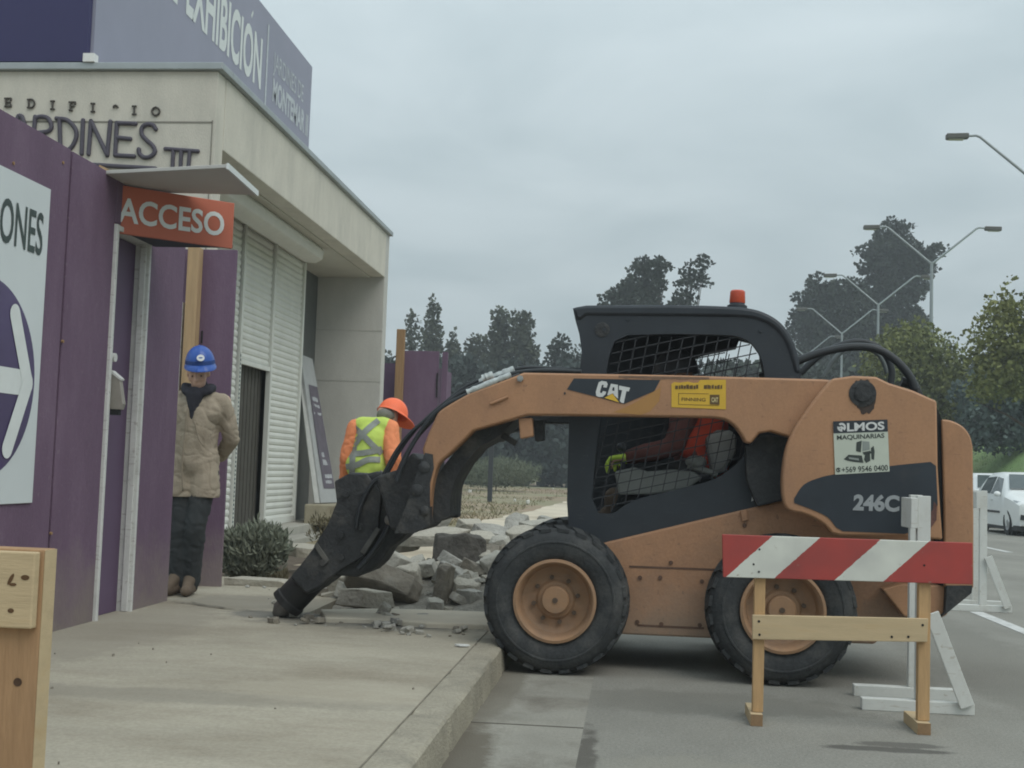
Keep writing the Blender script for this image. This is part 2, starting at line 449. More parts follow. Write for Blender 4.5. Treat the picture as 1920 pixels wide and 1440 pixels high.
# lane markings
m_line = mat('road_paint', (0.55, 0.55, 0.53), 0.8, var=0.12, scale=9, dirt=(0.25, 0.25, 0.24), dirt_scale=5, dirt_lo=0.5, dirt_hi=0.7)
b = MB()
for y0 in [9.0, 21.0, 33.0, 45.0, 57.0]:
    b.box((3.05, y0, 0.001), (3.17, y0+2.6, 0.004)); b.box((6.45, y0+1.2, 0.001), (6.57, y0+3.8, 0.004))
struct(b.build('road_marking', m_line))

# footway in front: sheet with ragged broken far edge
b = MB()
def fy(x):
    base = 8.05 if x > -2.15 else 10.35
    return base + 0.10*noise.noise(Vector((x*3.1, 0.3, 0))) + 0.05*noise.noise(Vector((x*11, 2.3, 0)))
xs = [-9 + (KX-0.155+9)*i/160 for i in range(161)]
ys = [-6, -2, 2, 4, 5, 6, 7]
cols = []
for x in xs:
    yy = ys + [7+(fy(x)-7)*k/8 for k in range(1, 9)]
    cols.append([b.bm.verts.new((x, y, SWZ+0.004*noise.noise(Vector((x*1.3, y*1.3, 0))))) for y in yy] + [b.bm.verts.new((x, yy[-1]+0.03, 0.0))])
for i in range(len(cols)-1):
    for j in range(len(cols[0])-1):
        b.bm.faces.new((cols[i][j], cols[i+1][j], cols[i+1][j+1], cols[i][j+1]))
struct(b.build('sidewalk', m_pave, smooth=40))
# the strip of paving left standing in front of the rubble, a touch proud of the rest
b = MB(); P = []
for x, y in [(600, 1143), (700, 1141), (800, 1143), (905, 1147), (960, 1152), (965, 1178), (905, 1171), (800, 1168), (742, 1163), (690, 1160), (610, 1158)]:
    p = at_z(x, y, SWZ+0.03); P.append((p.x, p.y, 0.06))
b.prism(P, (0, 0, SWZ+0.032-0.06))
struct(b.build('sidewalk_slab', mat('pale_concrete', (0.50, 0.46, 0.375), 0.9, var=0.09, scale=3, bump=0.2, bump_scale=90), bevel=0.01))
# hairline cracks and dirt lines on the footway, and one painted shadow line
m_crack_shadow = mat('crack_dirt_and_shadow', (0.12, 0.11, 0.09), 0.95)
def crack_or_shadow(pts, w=0.006, z=SWZ+0.0065):
    b = MB(); P = []
    for i in range(len(pts)-1):
        a, c = Vector(pts[i]), Vector(pts[i+1])
        for k in range(6): P.append(a.lerp(c, k/6)+Vector((random.uniform(-.012, .012), random.uniform(-.012, .012), 0)))
    P.append(Vector(pts[-1])); A, B = [], []
    for i, p in enumerate(P):
        ww = w*random.uniform(0.4, 1.3)
        A.append((p.x-ww*0.4, p.y-ww, z)); B.append((p.x+ww*0.4, p.y+ww, z))
    for i in range(len(P)-1): b.poly([A[i], A[i+1], B[i+1], B[i]])
    return struct(b.build('sidewalk_crack_or_shadow', m_crack_shadow))
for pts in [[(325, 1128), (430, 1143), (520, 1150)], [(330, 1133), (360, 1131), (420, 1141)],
            [(560, 1168), (640, 1162), (700, 1170), (790, 1190)], [(742, 1166), (830, 1171), (915, 1176)]]:  # the last one paints the shadow below the pale slab's step
    crack_or_shadow([at_z(x, y, SWZ) for x, y in pts], 0.009 if pts[0][0] < 400 or pts[0][0] > 700 else 0.006)
# joint between footway and kerb
b = MB(); b.box((KX-0.1575, -6, SWZ+0.002), (KX-0.1515, 7.6, SWZ+0.0062)); struct(b.build('kerb_joint', mat('kerb_joint_dirt', (0.19, 0.172, 0.135), 0.95, var=0.3, scale=9)))

# kerb stones in one weathered line
b = MB(); NY = 420
prof = [(-0.155, SWZ+0.003), (-0.10, SWZ+0.004), (-0.04, SWZ+0.003), (-0.012, SWZ-0.001), (-0.002, SWZ-0.012), (0.003, 0.08), (0.010, -0.02)]
rows = []
for j in range(NY+1):
    y = -6 + 20*j/NY
    ph = (y+6) % 1.0; dip = 0.010 if min(ph, 1-ph) < 0.02 else 0.0
    row = []
    for k, (dx_, z_) in enumerate(prof):
        a = 0.0025*noise.noise(Vector((y*3.3, k*0.9, 1.7)))+0.003*noise.noise(Vector((y*15, k*1.7, 5.2)))
        chip = (max(0, noise.noise(Vector((y*4.1, 9.1, 0)))-0.22)*0.075+max(0, noise.noise(Vector((y*17, 3.1, 0)))-0.2)*0.03) if 3 <= k <= 4 else 0
        row.append(b.bm.verts.new((KX+dx_-dip-chip*0.6+(a if k > 2 else 0), y, z_-dip*(k < 6)+a*0.5-chip)))
    rows.append(row)
for j in range(NY):
    for k in range(len(prof)-1): b.bm.faces.new((rows[j][k], rows[j+1][k], rows[j+1][k+1], rows[j][k+1]))
struct(b.build('kerb', m_kerb, smooth=25))
b = MB(); b.box((KX-0.155, 14, -0.02), (KX, 300, SWZ)); struct(b.build('kerb', m_kerb, bevel=0.02))
# beyond the broken stretch: bare bed, then the sandy path, dry grass and the planting strip by the building
sheet('soil_bed', m_soil, -9, KX-0.15, 7.9, 14.5, 0.03, 60, 50, lambda x, y: 0.05+0.05*noise.noise(Vector((x*1.5, y*1.5, 4)))+0.02*noise.noise(Vector((x*5, y*5, 4))))
b = MB()
pl = [(-3.3, 11.9), (-2.9, 16), (-2.95, 22), (-2.6, 30), (-2.3, 41), (-2.2, 55), (-2.2, 90)]
pr = [(KX-0.15, 11.9), (KX-0.15, 16), (KX-0.15, 22), (KX-0.15, 30), (KX-0.15, 41), (KX-0.15, 55), (KX-0.15, 90)]
A = densify([(x, y, 0.14) for x, y in pl], 10); B = densify([(x, y, 0.14) for x, y in pr], 10)
A = [p+Vector((0.25*noise.noise(p*0.8), 0, 0)) for p in A]
for i in range(len(A)-1): b.poly([A[i], B[i], B[i+1], A[i+1]])
struct(b.build('path', m_sand))
sheet('field', m_drygr, -60, KX-0.15, 14.4, 300, 0.1, 60, 40, lambda x, y: 0.115+0.02*noise.noise(Vector((x*.4, y*.4, 1))))
# grassy bank on the far side of the road
def bank(x, y):
    t = min(1, max(0, (x-11.3)/3.6)); return 0.12+2.7*(t*t*(3-2*t))+0.08*noise.noise(Vector((x*.6, y*.3, 0)))
sheet('grass_bank', m_bank, 11.2, 60, -6, 300, 0.1, 120, 90, bank)
b = MB(); b.box((11.05, -6, 0), (11.2, 300, 0.15)); struct(b.build('kerb', m_kerb, bevel=0.02))

# ================================================================== BUILDING
XF, YF, XS, YE = -3.95, 10.87, -4.85, 18.65      # street face of the fascia, front wall, shutter line, far return wall
ZS, ZT = 4.07, 4.765                             # soffit and roof edge
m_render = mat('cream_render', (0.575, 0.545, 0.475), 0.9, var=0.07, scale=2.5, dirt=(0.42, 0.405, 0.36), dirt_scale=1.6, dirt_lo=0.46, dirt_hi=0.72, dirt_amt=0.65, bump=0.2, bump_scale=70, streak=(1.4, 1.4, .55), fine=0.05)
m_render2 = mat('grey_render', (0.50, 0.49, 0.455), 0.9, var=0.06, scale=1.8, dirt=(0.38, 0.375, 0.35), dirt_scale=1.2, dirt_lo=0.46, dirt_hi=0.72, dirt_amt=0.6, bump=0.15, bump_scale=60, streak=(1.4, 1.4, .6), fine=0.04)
m_soffit = mat('soffit_paint', (0.50, 0.48, 0.42), 0.9, var=0.05, scale=2)
m_cap = mat('zinc_cap', (0.36, 0.39, 0.40), 0.55, metal=0.3, var=0.1, scale=4)
m_shut = mat('shutter_white', (0.63, 0.64, 0.60), 0.6, var=0.06, scale=3, dirt=(0.54, 0.54, 0.49), dirt_scale=1.2, dirt_lo=0.5, dirt_hi=0.8, dirt_amt=0.5)
m_letter = mat('letter_grey_violet', (0.085, 0.078, 0.10), 0.7, var=0.1)
m_letter2 = mat('letter_brown', (0.075, 0.068, 0.06), 0.7, var=0.1)
m_plinth = mat('plinth_concrete', (0.36, 0.35, 0.31), 0.9, var=0.12, scale=4, bump=0.2, bump_scale=60)

bld = thing('showroom_building', 'low cream rendered building with grey roof edge, white slatted shutters and letters on its front', 'building', (-6.5, YF, 0))
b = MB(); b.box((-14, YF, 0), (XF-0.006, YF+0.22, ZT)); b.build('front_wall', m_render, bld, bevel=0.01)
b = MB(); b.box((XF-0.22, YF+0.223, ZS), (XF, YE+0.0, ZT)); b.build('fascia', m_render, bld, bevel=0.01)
b = MB(); b.box((-14, YE+0.003, 0.03), (XF, YE+0.25, ZT)); b.build('end_wall', m_render2, bld, bevel=0.01)
b = MB(); b.box((-14, YF+0.223, ZS-0.012), (XF-0.223, YE, ZS+0.15)); b.build('soffit', m_soffit, bld)
b = MB(); b.box((-14, YF-0.05, ZT+0.002), (XF+0.05, YF+0.25, ZT+0.07)); b.box((XF-0.2, YF+0.253, ZT+0.002), (XF+0.05, YE+0.28, ZT+0.07)); b.build('roof_edge', m_cap, bld, bevel=0.008)
b = MB(); b.box((-14, YF+0.26, ZS+0.16), (XF-0.225, YE-0.005, ZT-0.05)); b.build('roof', m_cap, bld)
b = MB(); b.box((-14, YF+0.223, 0.02), (XS-0.16, YE, ZS-0.014)); b.build('shop_wall', mat('dark_shop', (0.10, 0.105, 0.10), 0.7, var=0.1), bld)
b = MB(); b.box((XS-0.158, YF+0.225, 0.02), (XS+0.35, YE-0.003, 0.30)); b.box((XS+0.352, YF+0.5, 0.02), (XS+0.62, YE-0.2, 0.19)); b.build('plinth', m_plinth, bld, bevel=0.015)
# grooves of the rendered panels
b = MB(); g0, g1 = at(0, 206, YF), at(398, 229.6, YF)
b.box((-14, YF-0.004, g1.z-0.008), (g1.x, YF-0.001, g1.z+0.008)); b.box((g1.x-0.004, YF-0.004, ZS-1.2), (g1.x+0.006, YF-0.001, g1.z+0.02))
b.build('panel_groove', mat('groove', (0.22, 0.21, 0.18), 0.9), bld)
for yy in (620, 715):
    p = at(690, yy, YE); b = MB(); b.box((-5.4, YE-0.002, p.z-0.006), (XF, YE+0.001, p.z+0.006))
    b.build('wall_joint', mat('groove2', (0.43, 0.42, 0.385), 0.9), bld)
# roller shutters
def shutter(name, y0, y1, z0, z1, pitch=0.086):
    b = MB(); n = max(2, int((z1-z0)/pitch)); rows = []
    for i in range(n+1):
        z = z0+(z1-z0)*i/n
        for dz, dx_ in ((0.0, 0.0), (0.16, 0.011), (0.5, 0.017), (0.82, 0.008), (0.95, -0.003)):
            if i == n and dz > 0: break
            rows.append((XS-0.03+dx_, z+dz*(z1-z0)/n))
    for a, c in zip(rows[:-1], rows[1:]):
        b.poly([(a[0], y0, a[1]), (a[0], y1, a[1]), (c[0], y1, c[1]), (c[0], y0, c[1])])
    return b.build(name, m_shut, bld, smooth=30)
yA = [at_x(440, 400, XS).y, at_x(456, 600, XS).y+0.03, at_x(513, 560, XS).y, at_x(569, 560, XS).y]
zd = at_x(480, 681, XS).z
yL = at_x(448, 680, XS).y
shutter('roller_shutter', YF+0.3, yL-0.05, 0.3, ZS-0.02)
shutter('roller_shutter', yL+0.08, yA[2]-0.04, zd, ZS-0.02)
shutter('roller_shutter', yA[2]+0.04, yA[3]-0.03, 0.34, ZS-0.02)
b = MB()
for y in (yL+0.01, yA[2], yA[3]):
    b.box((XS-0.05, y-0.035, 0.30), (XS+0.02, y+0.035, ZS-0.016))
b.box((XS-0.03, yL+0.08, zd-0.06), (XS+0.012, yA[2]-0.04, zd))
b.box((XS-0.03, yA[2]+0.04, 0.302), (XS+0.014, yA[3]-0.04, 0.40))
b.build('shutter_frame', m_shut, bld, bevel=0.006)
b = MB(); P = [(XS+0.0205, yL-0.022, 0.34)]     # punched rail beside the door opening
for k in range(41):
    z = 0.34+k*0.052; P += [(XS+0.0205, yL+0.012, z), (XS+0.0205, yL+0.012, z+0.026), (XS+0.0205, yL-0.018, z+0.026), (XS+0.0205, yL-0.018, z+0.052)]
P.append((XS+0.0205, yL-0.022, P[-1][2])); b.prism(P, (0.002, 0, 0)); b.build('punched_rail', mat('rail_holes', (0.09, 0.12, 0.12), 0.7), bld)
b = MB()
for k in range(9):
    y = yL+0.10+(yA[2]-yL-0.16)*k/8; b.box((XS-0.125, y-0.062, 0.31), (XS-0.115, y+0.055, zd-0.01))
b.build('door_grille', mat('grille_dark', (0.075, 0.07, 0.06), 0.85, var=0.12), bld)
# long rounded casing hung under the soffit
p0, p1 = at_z(475, 415, ZS-0.10), at_z(604, 470, ZS-0.10)
b = MB(); xx = -4.42
prof = [(xx-0.16, ZS-0.016), (xx+0.13, ZS-0.016), (xx+0.16, ZS-0.06), (xx+0.14, ZS-0.17), (xx+0.05, ZS-0.22), (xx-0.10, ZS-0.21), (xx-0.16, ZS-0.15)]
b.prism([(x, YF+0.3, z) for x, z in prof], (0, at_x(600, 470, xx+0.1).y-YF-0.3, 0)); b.build('awning_casing', mat('casing_white', (0.60, 0.59, 0.54), 0.7, var=0.05), bld, smooth=50, bevel=0.01)
# lettering on the front wall, strokes measured on the wall plane
def strokes(name, lines, Y, r, m, parent, flat=0.5):
    b = MB()
    for ln in lines:
        P = [at(x, y, Y) for x, y in ln]
        P = densify(P, 5) if len(P) > 3 else P
        b.tube(P, r, 8)
        b.ball(P[0], r, 8, 6); b.ball(P[-1], r, 8, 6)
    return b.build(name, m, parent, smooth=60)
YW = YF-0.012
strokes('big_letters', [
    [(2, 216), (10, 217), (9, 250), (2, 285)],
    [(22, 265), (33, 222), (38, 217.5), (43, 224), (58, 275)],
    [(62, 285), (64, 243), (66, 219)], [(66, 222), (76, 218.5), (90, 222), (96.5, 237), (90, 246), (70, 249)], [(76, 249), (112, 290)],
    [(111.6, 223), (113, 270), (112, 287)], [(106, 222), (125, 225), (139, 238), (143.5, 253), (138, 270), (128, 281), (111, 287)],
    [(155.8, 225.6), (153, 288)],
    [(166, 289), (170.6, 227)], [(170.6, 227), (201, 291)], [(201, 291), (207, 228)],
    [(254, 232), (219, 230.5)], [(219, 230.5), (216, 291)], [(216, 291), (251, 293)], [(220, 258), (244, 260.5)],
    [(292, 242), (287, 235), (276, 233), (266.5, 239), (266, 252), (275, 263), (286, 273), (290.5, 284), (283, 293), (271, 295), (262, 289), (260, 280)],
    [(150, 307.5), (291, 316)],
], YW, 0.0215, m_letter, bld)
strokes('pergola_emblem', [[(310, 279), (371, 283.5)], [(325, 281), (323, 320)], [(340, 282), (338, 320)], [(356, 283), (352.5, 320)]], YW, 0.020, m_letter, bld)
def serif(cx, cy, kind):
    h, w = 7.5, 5
    L = {'E': [[(-4, -h), (-4, h)], [(-6, -h), (w, -h)], [(-4, 0), (3, 0)], [(-6, h), (w, h)], [(w, -h), (w, -h+3.5)], [(w, h), (w, h-3.5)]],
         'D': [[(-4, -h), (-4, h)], [(-6, -h), (2, -h), (6, -3), (6, 3), (2, h), (-6, h)]],
         'I': [[(0, -h), (0, h)], [(-3, -h), (3, -h)], [(-3, h), (3, h)]],
         'F': [[(-4, -h), (-4, h)], [(-6, -h), (w, -h)], [(-4, 0), (2, 0)], [(w, -h), (w, -h+3.5)], [(-6, h), (-1, h)]],
         'C': [[(-4, -1), (-2, -4), (1, -4), (4, -1)]],
         'O': [[(0, -h), (5, -5), (7, 0), (5, 5), (0, h), (-5, 5), (-7, 0), (-5, -5), (0, -h)]]}[kind]
    return [[(cx+x, cy+y) for x, y in ln] for ln in L]
S = []
for cx, cy, k in [(15.3, 192, 'E'), (58, 194, 'D'), (98.4, 197, 'I'), (136, 199, 'F'), (174, 201.6, 'I'), (216.6, 202, 'C'), (251.6, 206.6, 'I'), (292, 208.6, 'O')]:
    strokes('letter', serif(cx, cy, k), YW, 0.0095, m_letter2, bld)

# rooftop billboard: navy front face, lilac side face
XB = -5.2; YB0, YB1 = 10.86, 18.45; ZB0, ZB1 = ZT+0.12, 7.35
m_lilac = mat('billboard_lilac', (0.295, 0.297, 0.375), 0.6, var=0.04, scale=0.8, dirt=(0.26, 0.27, 0.335), dirt_scale=0.5, dirt_lo=0.45, dirt_hi=0.7)
m_navy = mat('billboard_navy', (0.042, 0.040, 0.11), 0.6, var=0.06, scale=1)
m_white = mat('sign_white', (0.66, 0.69, 0.68), 0.7, var=0.05)
m_white2 = mat('sign_faded', (0.50, 0.53, 0.56), 0.7, var=0.15, scale=12)
bb = thing('rooftop_billboard', 'large lilac grey billboard with white capital letters standing on the roof of the cream building', 'billboard', (XB-1, YB0+3, ZT))
b = MB(); b.box((XB-0.06, YB0+0.05, ZB0), (XB, YB1, ZB1)); b.build('side_panel', m_lilac, bb)
b = MB(); b.box((-14, YB0-0.02, ZT+0.085), (XB-0.03, YB0+0.04, ZB1+2)); b.build('front_panel', m_navy, bb)
for k in range(6):
    b = MB(); y = YB0+0.6+k*1.4; b.bar((XB-0.09, y, ZT-0.2), (XB-0.09, y, ZB1-0.3), 0.05, 0.05, (1, 0, 0)); b.bar((XB-1.3, y, ZT-0.2), (XB-0.1, y, ZB1-1.0), 0.04, 0.04, (0, 1, 0)); b.build('frame_strut', m_cap, bb)
b = MB(); b.box((XB-0.05, YB0-0.06, ZT+0.07), (XB+0.06, YB0+0.03, ZB0+0.03)); b.build('foot', mat('foot_white', (0.7, 0.7, 0.68)), bb)
b = MB()
xt = XB+0.004
def qx(y0, y1, z0, z1): return [(xt, y0, z1), (xt, y1, z1), (xt, y1, z0), (xt, y0, z0)]
pN = at_x(488, 165, XB); pE = at_x(348, 24, XB); zc0 = pN.z; zc1 = at_x(488, 67, XB).z
text_quad(b, 'EXHIBICION', qx(pE.y, pN.y, zc0, zc1), bold=0.028)
qa = [at_x(x, y, xt) for x, y in [(471, 28), (474.5, 19), (475.5, 24), (472, 35)]]; b.poly(qa)
text_quad(b, 'DE', qx(pE.y-1.0, pE.y-0.26, zc0, zc1), bold=0.03)
b.build('white_letters', m_white, bb, fix=False)
b = MB()
pa, pb_ = at_x(509, 190, XB), at_x(576, 228, XB)
z1 = at_x(513, 93, XB).z; z0 = at_x(513, 131, XB).z
text_quad(b, 'JARDINES DE', qx(at_x(513, 110, XB).y, at_x(569, 165, XB).y, z0, z1), bold=0.0)
z1 = at_x(513, 146, XB).z; z0 = at_x(513, 190, XB).z
text_quad(b, 'MONTEMAR II', qx(at_x(511, 170, XB).y, at_x(577, 230, XB).y, z0, z1), bold=0.04)
yv = at_x(500, 120, XB).y
b.prism(qx(yv-0.03, yv+0.03, ZB0+0.1, at_x(505, 48, XB).z), (0.001, 0, 0))
b.build('faded_letters', m_white2, bb, fix=False)

# ================================================================== PURPLE SITE FENCE
m_purple = mat('purple_paint', (0.140, 0.088, 0.138), 0.75, var=0.10, scale=2.2, streak=(1.5, 1.5, .5), dirt=(0.185, 0.13, 0.18), dirt_scale=2.2, dirt_lo=0.48, dirt_hi=0.78, dirt_amt=0.55, bump=0.2, bump_scale=45, fine=0.06, foot=((0.225, 0.19, 0.165), -0.02, 0.50, 0.8), scuff=((0.23, 0.18, 0.21), 0.3, 0.0))
m_purple_d = mat('purple_door_paint', (0.115, 0.075, 0.13), 0.6, var=0.06, scale=2.5)
m_frame = mat('white_door_frame', (0.58, 0.58, 0.56), 0.65, var=0.07, scale=5, scuff=((0.30, 0.27, 0.25), 0.55, -.02), dirt=(0.40, 0.40, 0.38), dirt_scale=3, dirt_lo=0.5, dirt_hi=0.7)
m_pine = mat('pine_wood', (0.42, 0.29, 0.165), 0.8, var=0.16, scale=5, streak=(6, 6, 0.5), bump=0.15, bump_scale=30)
m_brownwood = mat('brown_post', (0.30, 0.185, 0.095), 0.85, var=0.2, scale=5, streak=(6, 6, 0.5), bump=0.15, bump_scale=30)
ZF = 2.885
yS = 6.61; yJ = 7.27; yK = 7.76; yC = 8.43
fe = thing('site_fence', 'tall purple board fence along the pavement with a white framed door', 'fence', (FENCE_X, 5.5, SWZ))
T = 0.03
b = MB(); b.box((FENCE_X-T, 1.0, SWZ-0.02), (FENCE_X, yS-0.020, ZF)); b.build('fence_board', m_purple, fe, bevel=0.003)
b = MB(); b.box((FENCE_X-T-0.008, yS-0.03, SWZ), (FENCE_X-0.026, yS+0.03, ZF-0.004)); b.build('board_gap', mat('gap_dark', (0.03, 0.022, 0.035), 0.9), fe)
b = MB(); b.box((FENCE_X-T-0.012, yS+0.020, SWZ-0.02), (FENCE_X-0.008, yJ-0.035, ZF)); b.build('fence_board', m_purple, fe, bevel=0.003)
b = MB(); b.box((FENCE_X-T, yK+0.03, SWZ-0.02), (FENCE_X-0.005, yC, ZF)); b.build('fence_board', m_purple, fe, bevel=0.003)
b = MB(); b.box((FENCE_X-T, yJ-0.03, 2.60), (FENCE_X-0.006, yK+0.026, ZF)); b.build('fence_board', m_purple, fe, bevel=0.003)
dr = MB(); dr.box((FENCE_X-0.115, yJ+0.003, SWZ), (FENCE_X-0.085, yK-0.004, 2.55)); drr = dr.build('door', m_purple_d, fe, bevel=0.003)
b = MB(); D = 0.115
b.box((FENCE_X-D, yJ-0.034, SWZ-0.01), (FENCE_X+0.012, yJ, 2.59)); b.box((FENCE_X-D, yK, SWZ-0.01), (FENCE_X+0.012, yK+0.028, 2.59))
b.box((FENCE_X-D, yJ+0.001, 2.555), (FENCE_X+0.010, yK-0.001, 2.588)); b.box((FENCE_X-0.05, yK-0.02, SWZ), (FENCE_X-0.008, yK-0.0005, 2.554))
b.build('door_frame', m_frame, fe, bevel=0.004)
b = MB()
P = [at(x, y, yJ+0.03) for x, y in [(205, 697), (208, 695.5), (224, 711.5), (227, 735), (230, 757), (226, 768), (204, 767)]]
b.prism(P, (0, 0.05, 0)); lb = b.build('lock_box', mat('lock_tan', (0.27, 0.25, 0.22), 0.6, var=0.12, scale=12), fe, bevel=0.004)
b = MB(); Q = [at(x, y, yJ+0.026) for x, y in [(205, 695), (208, 694), (226, 709.5), (225, 713), (207, 698.5)]]; b.prism(Q, (0, 0.06, 0)); b.build('lid', m_frame, lb)
b = MB(); b.box((at(206, 770, yJ+.03).x, yJ+0.032, at(215, 778, yJ+.03).z), (at(222, 770, yJ+.03).x, yJ+0.07, at(215, 767, yJ+.03).z)); b.build('keeper', m_dark, lb)
b = MB(); q = at(212, 670, yJ+.03); b.tube([(q.x-0.04, yJ+0.04, q.z), (q.x+0.012, yJ+0.04, q.z)], 0.028, 12); b.build('knob', m_frame, drr, smooth=40)
# nails / bolts
for x, y in [(25, 306), (118, 305), (118, 640), (96, 1000)]:
    b = MB(); p = at_x(x, y, FENCE_X+0.001); b.tube([(FENCE_X-0.006, p.y, p.z), (FENCE_X+0.006, p.y, p.z)], 0.009, 8); b.build('bolt', m_brownwood, fe)
# the boards turned in behind the opening
f2 = thing('site_fence', 'short purple fence return standing behind the worker in the khaki jacket', 'fence', (FENCE_X-0.3, 9.5, SWZ))
b = MB(); q = at(447, 700, 9.5)
b.box((-4.3, 9.5, SWZ-0.05), (FENCE_X+0.01, 9.53, 2.84)); b.build('fence_board', m_purple, f2, bevel=0.003)
b = MB(); p = at(357, 560, 9.38); b.box((p.x-0.05, 9.40, 0.05), (p.x+0.045, 9.497, 2.84)); b.build('fence_post', m_pine, f2, bevel=0.004)
b = MB(); p = at(379, 620, 9.49); b.box((p.x-0.008, 9.492, p.z-0.10), (p.x+0.004, 9.4985, p.z)); b.build('scratch', m_dark, f2)
b = MB(); p = at(344, 560, 9.47); b.box((p.x-0.012, 9.44, 0.1), (p.x+0.010, 9.499, 2.4)); b.build('edge_strip', m_frame, f2)
# far stretch past the building
f3 = thing('site_fence', 'far purple fence with a bare wooden post beyond the end of the cream building', 'fence', (-3.8, 20.3, 0.1))
z1 = at(790, 658, 20.3).z
b = MB(); b.box((at(757, 700, 20.3).x, 20.3, 0.05), (at(822, 700, 20.3).x, 20.34, z1)); b.build('fence_board', m_purple, f3)
b = MB(); z2 = at(835, 694, 20.8).z; b.prism([(at(823, 700, 20.3).x, 20.33, 0.05), (at(846, 700, 21.4).x, 21.4, 0.05), (at(846, 700, 21.4).x, 21.4, z2), (at(823, 700, 20.3).x, 20.33, z2)], (0, 0.04, 0)); b.build('fence_board', m_purple, f3)
b = MB(); z3 = at(725, 681, 20.6).z; b.box((at(690, 700, 20.6).x, 20.6, 0.05), (at(744, 700, 20.6).x, 20.64, z3)); b.build('fence_board', m_purple_d, f3)
b = MB(); q0, q1 = at(743, 640, 20.2), at(758, 640, 20.2); b.box((q0.x, 20.2, 0.05), (q1.x, 20.296, at(751, 617, 20.2).z)); b.build('fence_post', m_brownwood, f3, bevel=0.006)
b = MB(); q0 = at(819.5, 700, 20.25); b.box((q0.x-0.012, 20.28, at(819, 745, 20.25).z), (q0.x+0.012, 20.298, at(819, 699, 20.25).z)); b.build('hinge', m_dark, f3)
b = MB(); q0 = at(837, 665, 20.5); b.box((q0.x-0.05, 20.4, 0.05), (q0.x+0.04, 20.46, at(836, 660, 20.4).z)); b.build('fence_post', m_purple, f3)

# white arrow sign on the fence
XSG = FENCE_X+0.012
sg = thing('arrow_sign', 'white sign with a dark circled arrow fixed to the purple fence', 'sign', (XSG, 5.5, 1.6))
def fx(x, y, dx_=0.0): return at_x(x, y, XSG+dx_)
tr, br = fx(99, 357), fx(57, 943)
yy1 = (tr.y+br.y)/2; zz1, zz0 = tr.z, br.z
b = MB(); b.box((FENCE_X+0.002, yy1-1.75, zz0), (XSG, yy1, zz1)); b.build('sign_panel', mat('sign_sheet', (0.60, 0.64, 0.65), 0.45, var=0.05, scale=1.3, spec=0.5), sg, bevel=0.002)
def P2(pts, dx_): return [fx(x, y, dx_) for x, y in pts]
ct, cr, cb = fx(23, 530), fx(64, 710), fx(5, 898)
cz = (ct.z+cb.z)/2; cR = (ct.z-cb.z)/2; cy = cr.y-cR
ring = [Vector((XSG+0.0022, cy+cR*math.cos(2*math.pi*k/72), cz+cR*math.sin(2*math.pi*k/72))) for k in range(72)]
b = MB(); b.poly(ring); b.build('round_disc', mat('disc_violet', (0.068, 0.045, 0.125), 0.35, var=0.2, scale=1.2, spec=0.6), sg, fix=False)
b = MB(); X2 = XSG+0.0045
tip_y = fx(52, 716).y; sh = abs(fx(20, 688).z-fx(20, 737).z)/2
def arm(y0, z0, y1, z1, w):
    a, c = Vector((X2, y0, z0)), Vector((X2, y1, z1)); d = (c-a).normalized(); n = Vector((0, -d.z, d.y))*w/2
    e = d*w/2
    pts = []
    for k in range(9): t = -math.pi/2+math.pi*k/8; pts.append(c+d*(math.cos(t)*w/2)+n*math.sin(t))
    for k in range(9): t = math.pi/2+math.pi*k/8; pts.append(a+d*(math.cos(t)*w/2)+n*math.sin(t))
    b.poly(pts)
ta = fx(27, 585); bo = fx(9, 845)
arm(cy-cR*0.75, cz, tip_y-0.02, cz, sh*2)
X2 += 0.0012; arm(ta.y, cz+cR*0.69, tip_y-0.01, cz, sh*1.55)
X2 += 0.0012; arm(ta.y, cz-cR*0.69, tip_y-0.01, cz, sh*1.55)
b.build('white_arrow', m_white, sg, fix=False)
b = MB(); zc1, zc0 = fx(70, 393).z, fx(70, 476).z
t1 = fx(80, 400); 
text_quad(b, 'ONES', [(XSG+0.003, fx(-1, 420).y, zc1), (XSG+0.003, fx(81, 420).y, zc1), (XSG+0.003, fx(81, 420).y, zc0), (XSG+0.003, fx(-1, 420).y, zc0)], bold=0.012)
b.build('dark_letters', mat('sign_green_black', (0.055, 0.075, 0.072), 0.6), sg, fix=False)

# orange entrance sign and the flat canopy over it
yl = 7.30
tl, bl = at(221, 346, yl), at(217, 436, yl)
zt, zb = tl.z, bl.z
tr_ = at_z(440, 381, zt)
A, Bp = Vector((tl.x, yl, 0)), Vector((tr_.x, tr_.y, 0))
nrm = Vector((-(Bp-A).y, (Bp-A).x, 0)).normalized()
if nrm.y < 0: nrm = -nrm
es = thing('entrance_sign', 'orange sign with white capitals jutting out over the fence door', 'sign', ((A.x+Bp.x)/2, (A.y+Bp.y)/2, zb))
b = MB(); b.prism([(A.x, A.y, zb), (Bp.x, Bp.y, zb), (Bp.x, Bp.y, zt), (A.x, A.y, zt)], nrm*0.03); b.build('sign_face', mat('sign_orange', (0.47, 0.135, 0.082), 0.55, var=0.06, scale=1.5, dirt=(0.33, 0.10, 0.06), dirt_scale=1.2, dirt_lo=0.5, dirt_hi=0.75), es, bevel=0.003)
b = MB(); C0 = Vector((FENCE_X+0.004, Bp.y+0.1, 0))
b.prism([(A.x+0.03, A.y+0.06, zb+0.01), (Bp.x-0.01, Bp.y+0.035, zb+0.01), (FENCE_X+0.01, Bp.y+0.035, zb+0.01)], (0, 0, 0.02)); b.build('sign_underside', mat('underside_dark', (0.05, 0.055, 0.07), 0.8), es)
b = MB(); q = [A.lerp(Bp, t) for t in (0.012, 0.915)]; Lh = zt-zb
